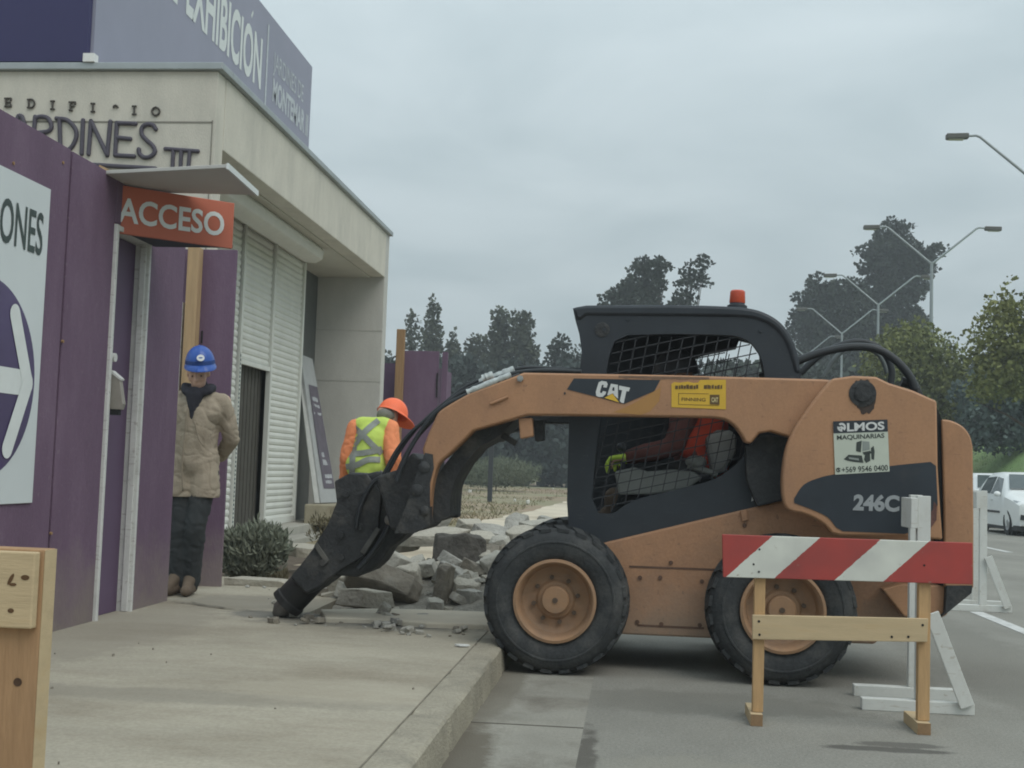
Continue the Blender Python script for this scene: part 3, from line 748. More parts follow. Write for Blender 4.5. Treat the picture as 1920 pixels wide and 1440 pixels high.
def col(t, z): v = A.lerp(Bp, t)-nrm*0.003; return Vector((v.x, v.y, z))
text_quad(b, 'ACCESO', [col(0.012, zb+Lh*0.76), col(0.915, zb+Lh*0.76), col(0.915, zb+Lh*0.25), col(0.012, zb+Lh*0.25)], bold=0.022)
b.build('white_letters', m_white, es, fix=False)
cnp = thing('door_canopy', 'thin white flat canopy board lying over the orange sign', 'canopy', (A.x+.3, A.y+.1, zt))
zc = zt+0.012
pts = [at_z(212, 327, zc), at_z(425, 314.5, zc), at_z(482, 366, zc), at_z(222, 347, zc)]
pts[3] = Vector((FENCE_X-0.02, pts[2].y-0.05, zc)); pts[0].x = FENCE_X-0.06
b = MB(); b.prism(pts, (0, 0, 0.022)); b.build('canopy_board', mat('canopy_white', (0.50, 0.49, 0.46), 0.7, var=0.06, scale=2), cnp, bevel=0.003)
e0, e1 = pts[1]+Vector((0.004, 0, 0.010)), pts[2]+Vector((0.004, 0, 0.010))
b = MB(); b.bar(e0, e1, 0.012, 0.036); b.build('edge_trim', m_white, cnp)
p = at(207, 318, 7.1); b = MB(); b.bar((FENCE_X-0.10, 7.12, ZF-0.10), (FENCE_X-0.04, 7.12, ZF+0.03), 0.05, 0.05); b.build('support', m_pine, cnp)

# boards leaning against the shutters, on a low block
lb_ = thing('leaning_board', 'narrow grey framed display board with a dark panel leaning at the end of the shutters', 'sign', (-4.5, 17.6, 0.3))
def lean(corn, ys_, th):
    return [at(x, y, Y) for (x, y), Y in zip(corn, ys_)]
YsF = (17.5, 18.0, 17.9, 17.3)
q = lean([(564, 664), (586, 673), (633, 942), (602, 943)], YsF, 0)
nn = (q[1]-q[0]).cross(q[3]-q[0]).normalized(); nn = nn if nn.dot(_C-q[0]) > 0 else -nn
b = MB(); b.prism(q, -nn*0.05); b.build('board_frame', mat('frame_grey', (0.36, 0.37, 0.37), 0.6, var=0.08), lb_, bevel=0.004)
def onb(u, v): return q[0].lerp(q[1], u).lerp(q[3].lerp(q[2], u), v)+nn*0.004
b = MB(); b.poly([onb(0.28, 0.2), onb(0.97, 0.2), onb(0.97, 0.905), onb(0.28, 0.905)]); pn = b.build('dark_panel', mat('panel_violet', (0.115, 0.10, 0.125), 0.5, var=0.15, scale=6), lb_, fix=False)
for v0, v1, u0, u1 in [(0.28, 0.31, 0.4, 0.8), (0.33, 0.35, 0.4, 0.85), (0.385, 0.40, 0.36, 0.9), (0.53, 0.56, 0.5, 0.66), (0.66, 0.69, 0.45, 0.8), (0.71, 0.745, 0.45, 0.85), (0.81, 0.835, 0.45, 0.9), (0.85, 0.87, 0.45, 0.82)]:
    b = MB(); P = [onb(u0+(u1-u0)*k/6, v0+random.uniform(-.004, .004))+nn*.003 for k in range(7)]+[onb(u1-(u1-u0)*k/6, v1+random.uniform(-.004, .004))+nn*.003 for k in range(7)]
    b.poly(P); b.build('printed_line', mat('faded_print', (0.36, 0.37, 0.39), 0.7, var=0.35, scale=30), pn, fix=False)
lb2 = thing('leaning_board', 'bare pale board leaning just behind the framed display board', 'board', (-4.6, 17.4, 0.3))
q2 = lean([(560, 700), (567, 704), (599, 943), (590, 943)], (17.45, 17.52, 17.25, 17.15), 0)
b = MB(); b.prism(q2, (-0.02, 0.03, 0)); b.build('board', mat('frame_grey2', (0.42, 0.42, 0.40), 0.6), lb2)
pb = at(616, 944, 17.5)
b = MB(); b.box((pb.x-0.22, 17.0, 0.28), (pb.x+0.30, 18.1, pb.z-0.003)); tag(b.build('stone_block', mat('tan_block', (0.33, 0.30, 0.225), 0.9, var=0.2, scale=6, dirt=(0.22, 0.18, 0.12), dirt_scale=4), origin=(pb.x, 17.5, 0.28), bevel=0.02), 'low tan block under the leaning display board', 'block')

# ================================================================== SKID STEER LOADER
Y0 = 7.0
m_or = mat('loader_orange', (0.385, 0.208, 0.113), 0.5, var=0.08, scale=1.7, streak=(1.3, 1.3, .7), scuff=((0.19, 0.11, 0.075), 0.45, 0.025), dirt=(0.255, 0.145, 0.09), dirt_scale=2.2, dirt_lo=0.48, dirt_hi=0.78, dirt_amt=0.7, bump=0.08, bump_scale=35, fine=0.05)
m_or2 = mat('chassis_orange', (0.38, 0.206, 0.115), 0.6, var=0.10, scale=2.5, scuff=((0.16, 0.10, 0.07), 0.5, 0.01), dirt=(0.21, 0.135, 0.092), dirt_scale=1.8, dirt_lo=0.43, dirt_hi=0.7, dirt_amt=0.8, bump=0.12, bump_scale=35, fine=0.07, foot=((0.235, 0.205, 0.165), 0.15, 0.55, 0.6))
m_blk = mat('cab_black', (0.028, 0.034, 0.042), 0.5, var=0.15, scale=3, scuff=((0.09, 0.095, 0.095), 0.3, 0.02), dirt=(0.055, 0.06, 0.063), dirt_scale=2, dirt_lo=0.5, dirt_hi=0.8, dirt_amt=0.5)
m_grease_and_shade = mat('grease_and_shade_black', (0.034, 0.036, 0.038), 0.65, var=0.3, scale=6, dirt=(0.12, 0.113, 0.10), dirt_scale=3.6, dirt_lo=0.50, dirt_hi=0.74, dirt_amt=0.8, bump=0.5, bump_scale=25, fine=0.15)  # real grease, and the far arm's shadow put into colour
m_rub = mat('tyre_rubber', (0.036, 0.039, 0.041), 0.85, var=0.2, scale=9, dirt=(0.125, 0.122, 0.112), dirt_scale=4, dirt_lo=0.47, dirt_hi=0.75, dirt_amt=0.6, bump=0.25, bump_scale=50, fine=0.15)
m_hose = mat('hose_black', (0.03, 0.034, 0.038), 0.5, var=0.1)
m_rim = mat('rim_orange', (0.345, 0.205, 0.115), 0.65, var=0.12, scale=5, dirt=(0.17, 0.12, 0.085), dirt_scale=5, dirt_lo=0.42, dirt_hi=0.7, dirt_amt=0.8, bump=0.1)
m_decal = mat('decal_black', (0.028, 0.035, 0.044), 0.4, var=0.15, scale=4, dirt=(0.05, 0.05, 0.052), dirt_scale=6, dirt_lo=0.55, dirt_hi=0.8)
m_yel = mat('decal_yellow', (0.62, 0.39, 0.045), 0.5, var=0.07, scale=8)
m_dwhite = mat('decal_white', (0.60, 0.61, 0.60), 0.5, var=0.08, scale=14)
m_dgrey = mat('decal_grey', (0.30, 0.32, 0.33), 0.5, var=0.10, scale=14)
m_steel = mat('worn_steel', (0.20, 0.19, 0.175), 0.55, metal=0.4, var=0.25, scale=9, bump=0.15)
m_taped = mat('silver_wrap', (0.45, 0.48, 0.47), 0.45, metal=0.3, var=0.35, scale=25)

ld = thing('skid_steer_loader', 'orange and black skid steer loader with a black breaker on its arm', 'loader', at_z(1260, 1268, 0))
def px(pts, Y): return [at(x, y, Y) for x, y in pts]
def slab(name, pts, Y, th, m, parent=ld, bevel=0.008, smooth=None):
    b = MB(); b.prism(px(pts, Y), (0, th, 0)); return b.build(name, m, parent, bevel=bevel, smooth=smooth)
def scurve(pts, n=6):
    P = densify([(x, y, 0) for x, y in pts], n); return [(p.x, p.y) for p in P]

# wheels
def wheel(cx, cy, Y, sgn, parent=ld):
    """near side wheels face -Y (sgn=-1)"""
    c = at(cx, cy, Y0); c = Vector((c.x, Y, 0.416))
    ax = Vector((0, sgn, 0))         # outwards
    W = 0.30; inner = c - ax*W
    b = MB()
    R, r = 0.408, 0.232
    prof = [(r-0.012, 0.03), (r+0.004, 0.012), (r+0.02, 0.0), (r+0.06, -0.014), (R-0.075, -0.016), (R-0.04, -0.005), (R-0.018, 0.02), (R, 0.055), (R, W-0.055), (R-0.018, W-0.02), (R-0.06, W+0.012), (r+0.05, W+0.012), (r, W-0.01), (r-0.012, W-0.04)]
    b.lathe([(p[0], -p[1]) for p in prof], c, ax, 64, close=True)
    for k in range(24):                # tread lugs in two staggered rows
        for row in (0, 1):
            a = 2*math.pi*(k+0.5*row)/24
            def cyl(rr, ang, d): return c + Vector((math.cos(ang)*rr, 0, math.sin(ang)*rr)) - ax*d
            d0, d1 = (0.012, 0.150) if row == 0 else (0.150, W-0.012)
            sk = 0.10 if row == 0 else -0.10
            wd = 0.075
            P = []
            for rr in (R-0.02, R+0.016):
                for (d, s) in ((d0, -sk if row == 0 else 0), (d1, 0 if row == 0 else -sk*-1)):
                    s_ = s
                    P += [cyl(rr - (0.016 if d in (0.012, W-0.012) and rr > R else 0), a+s_-wd, d), cyl(rr-(0.016 if d in (0.012, W-0.012) and rr > R else 0), a+s_+wd, d)]
            b.hull(P)
    # embossed ring and lettering-free ribs of the sidewall
    b.lathe([(R-0.085, 0.013), (R-0.080, 0.020), (R-0.072, 0.020), (R-0.067, 0.013)], c, ax, 64, close=True)
    wh = thing_part('wheel', c, parent)
    b.build('tyre', m_rub, wh, smooth=35)
    b = MB()
    prof = [(r+0.004, 0.0), (r+0.004, 0.014), (r-0.012, 0.018), (r-0.022, 0.006), (r-0.030, -0.03), (r-0.042, -0.085), (0.165, -0.10), (0.150, -0.105), (0.115, -0.100), (0.10, -0.085), (0.082, -0.082), (0.080, -0.045), (0.072, -0.036), (0.0, -0.034)]
    b.lathe(prof, c, ax, 48)
    b.lathe([(r+0.004, 0.0), (r+0.004, -0.05), (r-0.05, -0.12)], c, ax, 48)
    b.build('rim', m_rim, wh, smooth=35)
    for k in range(8):
        a = 2*math.pi*k/8+0.2; p = c+Vector((math.cos(a)*0.128, 0, math.sin(a)*0.128)) - ax*0.103
        b = MB(); b.tube([p, p+ax*0.026], 0.013, 6); b.build('wheel_nut', mat('nut_dark', (0.10, 0.07, 0.05), 0.7, var=0.2), wh)
    b = MB(); b.tube([c-ax*0.036, c-ax*0.028], 0.016, 10)
    b.build('hub_cap', mat('nut_dark', (0.10, 0.07, 0.05), 0.7, var=0.2), wh, smooth=30)
    return wh
def thing_part(name, loc, parent):
    """a part that itself only holds sub-parts: an Empty under its thing"""
    o = bpy.data.objects.new(name, None); COL.objects.link(o); o.parent = parent
    o.location = Vector(loc)-WLOC[parent]; WLOC[o] = Vector(loc); o.empty_display_size = 0.1
    return o
w1x, w2x = (1040, 1128), (1468, 1150)
wheel(*w1x, Y0, -1); wheel(*w2x, Y0, -1)
wheel(*w1x, Y0+1.67, 1); wheel(*w2x, Y0+1.67, 1)
YM = Y0+0.835                       # centre line of the machine

# chassis: lower tub between the wheels
ch = [(1085, 1030), (1140, 1016), (1300, 978), (1470, 938), (1690, 935), (1770, 980), (1772, 1090), (1778, 1152), (1743, 1171), (1694, 1158), (1640, 1208), (1335, 1197), (1180, 1190), (1050, 1182), (965, 1140), (962, 1050)]
slab('chassis', ch, Y0+0.31, 1.05, m_or2, bevel=0.012)
for l in [[(1180, 1062), (1345, 1068)], [(1195, 1172), (1320, 1178)]]:
    b = MB(); a, c = px(l, Y0+0.308); b.bar(a, c, 0.003, 0.010, (0, 0, 1)); b.build('seam', mat('bolt_rust', (0.12, 0.07, 0.05), 0.8, var=0.2), ld)
for x, y in [(1200, 1083), (1238, 1083), (1316, 1090), (1195, 1166), (1240, 1170), (1312, 1172), (1258, 1055), (1396, 985), (1397, 966)]:
    p = at(x, y, Y0+0.31); b = MB(); b.tube([p, p+Vector((0, -0.008, 0))], 0.013, 8); b.build('bolt', mat('bolt_rust', (0.12, 0.07, 0.05)), ld)
slab('bolt_head', [(1388, 958), (1400, 955), (1403, 975), (1392, 978)], Y0+0.29, 0.02, m_or2, bevel=0.003)
b = MB(); b.prism(px([(1690, 1095), (1775, 1098), (1777, 1150), (1743, 1169), (1695, 1155), (1655, 1105)], Y0+0.20), (0, 0.11, 0)); b.build('rear_corner', m_or, ld, bevel=0.008)
b = MB(); b.prism(px([(1752, 1166), (1778, 1148), (1822, 1112), (1824, 1098), (1775, 1098), (1772, 1150)], Y0+0.15), (0, 1.4, 0)); b.build('bumper', m_grease_and_shade, ld, bevel=0.01)

# rear hood
rd = scurve([(1766, 786), (1785, 789), (1806, 800), (1819, 817), (1824.5, 838)], 5) + [(1826, 980), (1826, 1103), (1771, 1100), (1770, 960)]
slab('engine_door', rd, Y0+0.16, 1.38, m_or, bevel=0.02, smooth=40)
b = MB(); b.prism(px([(1757, 765), (1766, 786), (1771, 960), (1772, 1098), (1764, 1098), (1758, 900)], Y0+0.18), (0, 1.34, 0)); b.build('hood_gap', m_dark, ld)
slab('engine_cover', [(1600, 760), (1757, 770), (1762, 1000), (1600, 990)], Y0+0.3, 1.1, m_blk)
b = MB(); p = at(1822, 850, Y0+0.2); b.box((p.x-0.002, Y0+0.3, p.z-0.14), (p.x+0.022, Y0+0.42, p.z)); b.build('tail_lamp', mat('tail_red', (0.25, 0.03, 0.02), 0.4), ld, bevel=0.006)

# side towers that carry the lift arms
tw = [(1560, 710), (1600, 704.5), (1643, 706.5), (1667, 718), (1712, 732), (1757, 752), (1759, 878), (1764, 960), (1768, 1012), (1699, 1006), (1575, 1004)] + \
     scurve([(1560, 1000), (1546, 984), (1525, 971), (1504, 963), (1482, 958), (1471, 946), (1466.5, 915), (1468, 878), (1475, 838), (1490, 803), (1514, 767), (1540, 733)], 4)
tower = slab('lift_tower', tw, Y0-0.005, 0.085, m_or, bevel=0.012, smooth=40)
YD = Y0-0.0085
b = MB(); dc = scurve([(1489, 935), (1507, 909), (1539, 895), (1574, 888), (1667, 874), (1745, 866)], 4)+[(1755, 874), (1758, 947), (1741, 988), (1696, 1001), (1580, 996)]+scurve([(1568, 989), (1552, 970), (1524, 956), (1489, 943)], 4)
b.prism(px(dc, YD), (0, 0.002, 0)); dcl = b.build('black_decal', m_decal, tower)
YD2 = YD-0.003
b = MB(); text_quad(b, '246C', px([(1601, 927), (1687, 929), (1686, 958), (1599, 955)], YD2), bold=0.045); b.build('number_letters', m_dgrey, dcl, fix=False)
# worn paint at the decal edge
b = MB(); b.poly(px([(1751, 940), (1757, 948), (1756, 975), (1745, 990), (1733, 992), (1742, 978), (1739, 965), (1749, 956)], YD-0.0015)); b.build('worn_patch', mat('worn_red', (0.13, 0.065, 0.055), 0.8, var=0.3, scale=30), dcl, fix=False)
# pivot boss, dark with grease
b = MB(); c = at(1617, 738, Y0)
b.lathe([(0.075, 0.0), (0.075, 0.006), (0.060, 0.010), (0.045, 0.010), (0.045, 0.022), (0.0, 0.024)], (c.x, Y0-0.005, c.z), (0, -1, 0), 24)
b.build('pivot_pin', m_grease_and_shade, tower, smooth=30)
P = []
for k in range(40):
    a = 2*math.pi*k/40; rr = 24+3*random.uniform(-1, 1); yy = 738+math.sin(a)*rr*1.05; xx = 1618+math.cos(a)*rr
    if math.sin(a) > 0.3: yy += 12*(math.sin(a)); xx = 1618+math.cos(a)*rr*0.9+4
    P.append((xx, yy))
b = MB(); b.poly(px(P, Y0-0.0075)); b.build('grease_stain', mat('grease_smear', (0.05, 0.035, 0.028), 0.6, var=0.3, scale=20), tower, fix=False)
# hire sticker
stk = [(1562, 790), (1664, 786.5), (1668, 884), (1566, 890)]
b = MB(); b.prism(px(stk, YD2), (0, 0.002, 0)); st = b.build('hire_sticker', mat('sticker_pale', (0.50, 0.54, 0.46), 0.45, var=0.05), tower)
Ys2 = YD2-0.0015
b = MB(); b.poly(px([(1562, 790), (1664, 786.5), (1664.8, 809), (1562.8, 812.5)], Ys2)); b.build('sticker_band', m_decal, st, fix=False)
b = MB(); Ys3 = Ys2-0.0015
text_quad(b, 'LMOS', px([(1588, 793), (1658, 790), (1658.5, 805), (1588.3, 808.5)], Ys3), bold=0.03)
# ring with two swooshes for the first letter
c0 = (1578, 801)
def arcpoly(b, cx, cy, r0, r1, a0, a1, Y, n=12):
    P = [(cx+r1*math.cos(a0+(a1-a0)*k/n), cy+r1*math.sin(a0+(a1-a0)*k/n)) for k in range(n+1)]+[(cx+r0*math.cos(a1-(a1-a0)*k/n), cy+r0*math.sin(a1-(a1-a0)*k/n)) for k in range(n+1)]
    b.poly(px(P, Y))
arcpoly(b, *c0, 4.2, 8.2, -2.3, 0.9, Ys3); arcpoly(b, *c0, 4.2, 8.2, 1.35, 3.3, Ys3)
b.poly(px([(1570, 802), (1578, 799), (1583, 802), (1577, 808), (1574, 808), (1577, 803)], Ys3))
b.build('sticker_name', m_dwhite, st, fix=False)
b = MB()
text_quad(b, 'MAQUINARIAS', px([(1569, 816), (1658, 812), (1658.3, 820.5), (1569.4, 824.5)], Ys2), bold=0.02)
text_quad(b, '+569 9546 0400', px([(1578, 875.5), (1664.5, 871), (1665, 882), (1578.5, 886)], Ys2), bold=0.012)
arcpoly(b, 1572, 881, 2.6, 4.4, 0.3, 6.0, Ys2); b.poly(px([(1570, 879), (1572, 878), (1574.5, 882), (1573, 884)], Ys2))
# little loader drawing
for pl in [[(1606, 829), (1616, 826), (1614, 848), (1605, 846)], [(1582, 861), (1591, 852.5), (1616, 854), (1619, 868), (1600, 866), (1588, 863.5)], [(1622, 852), (1631, 849), (1632, 864), (1624, 868), (1620, 862)], [(1633, 840), (1638, 836), (1640, 846), (1639, 862), (1634, 861)], [(1617, 848), (1632, 845), (1634, 850), (1620, 853)]]:
    b.poly(px(pl, Ys2))
b.build('sticker_print', mat('print_dark', (0.045, 0.055, 0.05), 0.6), st, fix=False)
b = MB()
b.poly(px([(1617, 827), (1630, 828), (1631, 843), (1617, 846)], Ys2)); b.poly(px([(1591, 857), (1610, 859.5), (1611, 863.5), (1592, 860.5)], Ys2-0.001))
b.build('sticker_shade', mat('print_grey', (0.25, 0.28, 0.26), 0.6), st, fix=False)
b = MB(); b.prism([p+Vector((0, 1.60, 0)) for p in px(tw, Y0-0.005)], (0, 0.075, 0)); b.build('lift_tower', m_or, ld, bevel=0.012, smooth=40)

# lift arms, drawn once on the near plane and moved straight across for the far one
arm_px = [(982, 698.5), (1250, 703), (1545, 711), (1605, 719), (1605, 800), (1560, 830), (1480, 819), (1445, 809), (1424, 812), (1408, 832), (1397, 829)] + \
         scurve([(1390, 815), (1378, 799), (1360, 787), (1336, 783)], 4) + [(1070, 779), (989, 778.5), (925, 797), (888, 807)] + \
         scurve([(864, 831), (843, 851), (823, 869), (814, 893), (808, 925), (804, 985)], 4) + [(786, 985), (790, 930), (800, 892), (795, 856), (792, 842)] + scurve([(802, 815), (816, 784), (824, 771), (848, 755), (878, 738)], 3)
YA = Y0+0.085
arm = slab('lift_arm', arm_px, YA, 0.125, m_or, bevel=0.012, smooth=30)
YAD = YA-0.003
b = MB(); P = px(arm_px, YA); b.prism([p+Vector((0, 1.20, 0)) for p in P], (0, 0.12, 0)); b.build('lift_arm', m_grease_and_shade, ld, bevel=0.012)  # orange far arm in shadow: its shade is painted as greasy black
# weld seam, bolt and hook on the arm
b = MB(); p = at(975.5, 710, YA); b.tube([p+Vector((0, 0.01, 0)), p+Vector((0, -0.02, 0))], 0.020, 6); b.tube([p, p+Vector((0, -0.028, 0))], 0.011, 8); b.build('arm_bolt', mat('bolt_zinc', (0.33, 0.34, 0.33), 0.5, metal=0.5), arm, smooth=30)
b = MB(); b.tube(px([(920, 757), (938, 750), (952, 744)], YA-0.008), 0.009, 8); b.build('arm_step', m_or, arm)
b = MB(); b.prism(px([(1057, 736), (1060, 735), (1061, 739), (1058, 740)], YAD), (0, .002, 0)); b.build('chip', m_grease_and_shade, arm)
# bracket below the arm
slab('arm_bracket', [(972, 784), (998, 783), (1000, 818), (975, 823)], YA+0.03, 0.08, m_or)
slab('arm_stop', [(1000, 786), (1020, 786), (1020, 826), (1003, 828)], YA+0.16, 0.10, m_grease_and_shade)
b = MB(); b.bar(at(942, 816, YA+0.3), at(968, 832, YA+0.3), 0.04, 0.035); b.build('arm_latch', m_grease_and_shade, ld)
# cross tube between the arms
b = MB(); b.tube([at(905, 800, YA+0.13)+Vector((0, 0, -0.01)), at(905, 800, YA+0.13)+Vector((0, 1.05, -0.01))], 0.055, 20)
b.prism(px([(888, 806), (968, 786), (934, 818), (898, 838), (872, 868), (852, 902), (843, 930), (842, 968), (815, 980), (808, 950), (815, 900), (836, 868)], YA+0.15), (0, 0.45, 0))
b.build('cross_member', m_grease_and_shade, ld, smooth=40)
# black emblem decal with the maker's letters
em = [(1076, 709.5), (1238, 712.5), (1227, 733), (1170, 757.5), (1122, 745), (1063, 730)]
b = MB(); b.prism(px(em, YAD), (0, 0.002, 0)); emo = b.build('black_decal', m_decal, arm)
Y3 = YAD-0.002
b = MB()
def stroke_poly(pts): b.poly(px(pts, Y3))
# C, A, T drawn as heavy block letters running slightly downhill
stroke_poly([(1137.5, 727), (1139.5, 720), (1137, 715.5), (1128, 714.2), (1122.5, 717), (1117, 735), (1118, 742), (1123, 744.5), (1130, 744), (1135.5, 739), (1136.5, 734.5), (1130.5, 733), (1128.5, 737), (1125.5, 736.8), (1125, 734), (1128.5, 722), (1131, 721), (1132, 722.5), (1131, 726)])
stroke_poly([(1145.5, 719.5), (1158.5, 721.5), (1158.8, 747.5), (1152, 741.5), (1149.5, 737.2), (1139.5, 741.5), (1139, 739)])
stroke_poly([(1161, 723), (1181.5, 727), (1179, 734), (1174.5, 733.2), (1169.5, 756), (1165, 755), (1162, 751.5), (1166.5, 731.8), (1160.5, 730.6)])
b.build('emblem_letters', m_dwhite, emo, fix=False)
b = MB(); b.poly(px([(1148.8, 737.8), (1151.5, 742), (1161, 754.5), (1133, 746), (1140.5, 742)], Y3-0.001)); b.build('emblem_triangle', m_yel, emo, fix=False)
b = MB(); b.poly(px([(1149, 726), (1152.2, 726.5), (1152, 733), (1147.6, 732.2)], Y3-0.001)); b.build('letter_counter', m_decal, emo, fix=False)
b = MB(); b.poly(px([(1238, 727), (1240, 717), (1236, 752), (1218, 772), (1200, 778), (1150, 773), (1185, 758)], YAD+0.0008)); b.build('faded_patch', mat('faded_orange', (0.385, 0.205, 0.07), 0.6, var=0.05), arm, fix=False)
# dark grime along the top of the arm
b = MB(); top = [(1170, 703.4), (1290, 706)]; P = []
for k in range(25): x = 1160+170*k/24; P.append((x, 704+ (x-1160)*0.02))
for k in range(25): x = 1330-170*k/24; P.append((x, 708+7*abs(noise.noise(Vector((x*0.06, 0, 0))))+(x-1160)*0.02))
b.poly(px(P, YAD+0.0012)); b.build('grime', mat('grime', (0.20, 0.125, 0.085), 0.8, var=0.2, scale=20), arm, fix=False)
# yellow plate
b = MB(); b.prism(px([(1259, 720), (1264, 716.5), (1275, 717.5), (1290, 715.5), (1300, 718), (1309, 717.5), (1313, 712.5), (1361, 712), (1361, 767.5), (1259, 763.5)], YAD), (0, 0.002, 0)); yp = b.build('yellow_plate', m_yel, arm)
b = MB()
random.seed(5)
x = 1266
while x < 1352:
    w = random.uniform(3, 6.5)
    if not (1310 < x < 1315): b.poly(px([(x, 722+random.uniform(-1, 1.5)), (x+w, 722+random.uniform(-1, 1.5)), (x+w, 729+random.uniform(-.5, .5)), (x, 729+random.uniform(-.5, .5))], Y3))
    x += w+random.uniform(0.6, 1.6)
text_quad(b, 'FINNING', px([(1278, 745), (1323, 746), (1323, 752.5), (1278, 751.5)], Y3), bold=0.01)
b.poly(px([(1331, 740), (1349, 740), (1349, 759), (1331, 758)], Y3))
for l in [[(1272, 737), (1329, 738), (1329, 738.8), (1272, 737.8)], [(1272, 757.5), (1348, 760), (1348, 760.8), (1272, 758.3)], [(1272, 737), (1273, 737), (1273, 758), (1272, 758)]]:
    b.poly(px(l, Y3))
b.build('plate_print', mat('print_brown', (0.12, 0.075, 0.03), 0.6), yp, fix=False)
b = MB(); text_quad(b, 'CAT', px([(1334, 745), (1346.5, 745), (1346.5, 754), (1334, 753.5)], Y3-0.0015), bold=0.03); b.build('plate_letters', mat('plate_pale', (0.55, 0.47, 0.25), 0.6), yp, fix=False)

# arm hydraulic hoses, taped pipe run and the loops over the tower
def hose(name, pts, Y, r, m=m_hose, n=6, parent=ld):
    b = MB(); P = [at(p[0], p[1], Y if len(p) == 2 else p[2]) for p in pts]
    b.tube(densify(P, n), r, 8); return b.build(name, m, parent, smooth=60)
hose('hose', [(1090, 694), (1040, 692), (985, 690), (935, 702), (880, 722), (834, 756), (800, 786), (769, 813), (742, 848), (718, 893)], YA+0.35, 0.0125)
hose('hose', [(1090, 697), (1030, 695), (975, 698), (920, 713), (872, 733), (838, 757), (808, 790), (783, 818), (757, 862), (742, 898)], YA+0.22, 0.014)
hose('hose', [(975, 703), (905, 727), (858, 748), (830, 764), (806, 786), (780, 822), (756, 868), (744, 902)], YA+0.02, 0.013)
hose('hose', [(960, 694), (900, 714), (850, 744), (816, 770), (784, 800), (754, 838), (726, 888)], YA+0.5, 0.011)
b = MB()
def wrap(pts, Y, r0):
    P = densify([at(x, y, Y) for x, y in pts], 8); rs = [r0*(1+0.28*noise.noise(Vector((i*0.9, r0*90, 0)))) for i in range(len(P))]; b.tube(P, rs, 8)
wrap([(965, 695), (935, 706), (900, 719)], YA+0.30, 0.030); wrap([(958, 703), (925, 716), (876, 736)], YA+0.02, 0.020); wrap([(925, 704), (905, 711)], YA+0.16, 0.026)
b.build('pipe_wrap', m_taped, ld, smooth=50)
hose('hose', [(1425, 708), (1470, 690), (1515, 669), (1560, 656), (1605, 650), (1645, 655), (1680, 676), (1706, 706), (1716, 730)], Y0+0.40, 0.024)
hose('hose', [(1500, 700), (1535, 668), (1575, 648), (1610, 641), (1640, 648), (1662, 668), (1672, 695), (1670, 722)], Y0+0.85, 0.022)
hose('hose', [(1545, 706), (1566, 672), (1590, 652), (1620, 650), (1650, 668), (1664, 700)], Y0+1.15, 0.016, mat('hose_grey', (0.11, 0.125, 0.125), 0.5))
hose('hose', [(1690, 715), (1712, 722), (1722, 745)], Y0+0.45, 0.03, m_grease_and_shade)

# ------------------------------------------------------------------ cab
YC0, YC1 = Y0+0.34, Y0+1.33
cab_out = [(1086, 626), (1079, 601), (1074, 578), (1100, 573.5)] + scurve([(1250, 573), (1340, 575), (1400, 579), (1432, 588), (1460, 606), (1480, 632), (1492, 662), (1499, 700)], 4) + [(1502, 800), (1500, 930), (1470, 940), (1300, 980), (1140, 1018), (1095, 1012), (1066, 985), (1063, 940), (1067, 790), (1085, 715), (1091, 660)]
win = [(1142, 668), (1152, 640), (1178, 628)] + scurve([(1260, 626), (1360, 628), (1392, 634), (1415, 650), (1429, 678), (1434, 712), (1430, 760)], 4) + scurve([(1408, 830), (1385, 866), (1340, 898), (1270, 918), (1190, 938), (1150, 962), (1122, 962)], 4) + [(1110, 935), (1116, 860), (1128, 760)]
def cabframe(Y, th, name):
    me = plate(px(cab_out, YC0), [px(win, YC0)], Y, th)
    b = MB(); b.bm.from_mesh(me); bpy.data.meshes.remove(me); bmesh.ops.remove_doubles(b.bm, verts=b.bm.verts[:], dist=1e-5)
    return b.build(name, m_blk, ld, bevel=0.006)
cabframe(YC0, 0.05, 'cab_side')
# far side of the cab: opening made up smaller to block the bright sky
far_win = [at(x, y, YC1-.05) for x, y in [(1284, 676), (1330, 664), (1380, 654), (1386, 638), (1410, 644), (1424, 664), (1430, 700), (1432, 770), (1418, 800), (1392, 812), (1360, 806), (1345, 796), (1318, 742)]]
far_out = [p for p in px(cab_out, YC0)]
me_ = plate(far_out, [far_win], YC1-0.05, 0.05); b = MB(); b.bm.from_mesh(me_); bpy.data.meshes.remove(me_); bmesh.ops.remove_doubles(b.bm, verts=b.bm.verts[:], dist=1e-5); b.build('cab_side', m_blk, ld, bevel=0.006)
b = MB(); roof = [(1074, 577), (1100, 572.5)] + scurve([(1250, 571.5), (1340, 573.5), (1400, 577.5), (1434, 586.5), (1463, 604.5), (1483, 631), (1495, 662), (1502, 700)], 4) + [(1490, 700)] + scurve([(1480, 664), (1469, 638), (1450, 615), (1425, 602), (1395, 596), (1330, 594)], 3) + [(1100, 592), (1090, 600), (1081, 601)]
b.prism([p+Vector((0, -0.012, 0)) for p in px(roof, YC0)], (0, YC1-YC0+0.024, 0)); b.build('cab_roof', m_blk, ld, bevel=0.02, smooth=40)
b = MB(); b.prism(px([(1494, 690), (1501, 690), (1500, 930), (1488, 930)], YC0+0.06), (0, 0.86, 0)); back_lo = b.build('cab_back', m_blk, ld)
b = MB(); b.prism(px([(1066, 985), (1140, 1018), (1300, 980), (1470, 942), (1470, 915), (1300, 950), (1130, 985), (1075, 960)], YC0+0.052), (0, 0.88, 0)); b.build('cab_floor', m_grease_and_shade, ld)
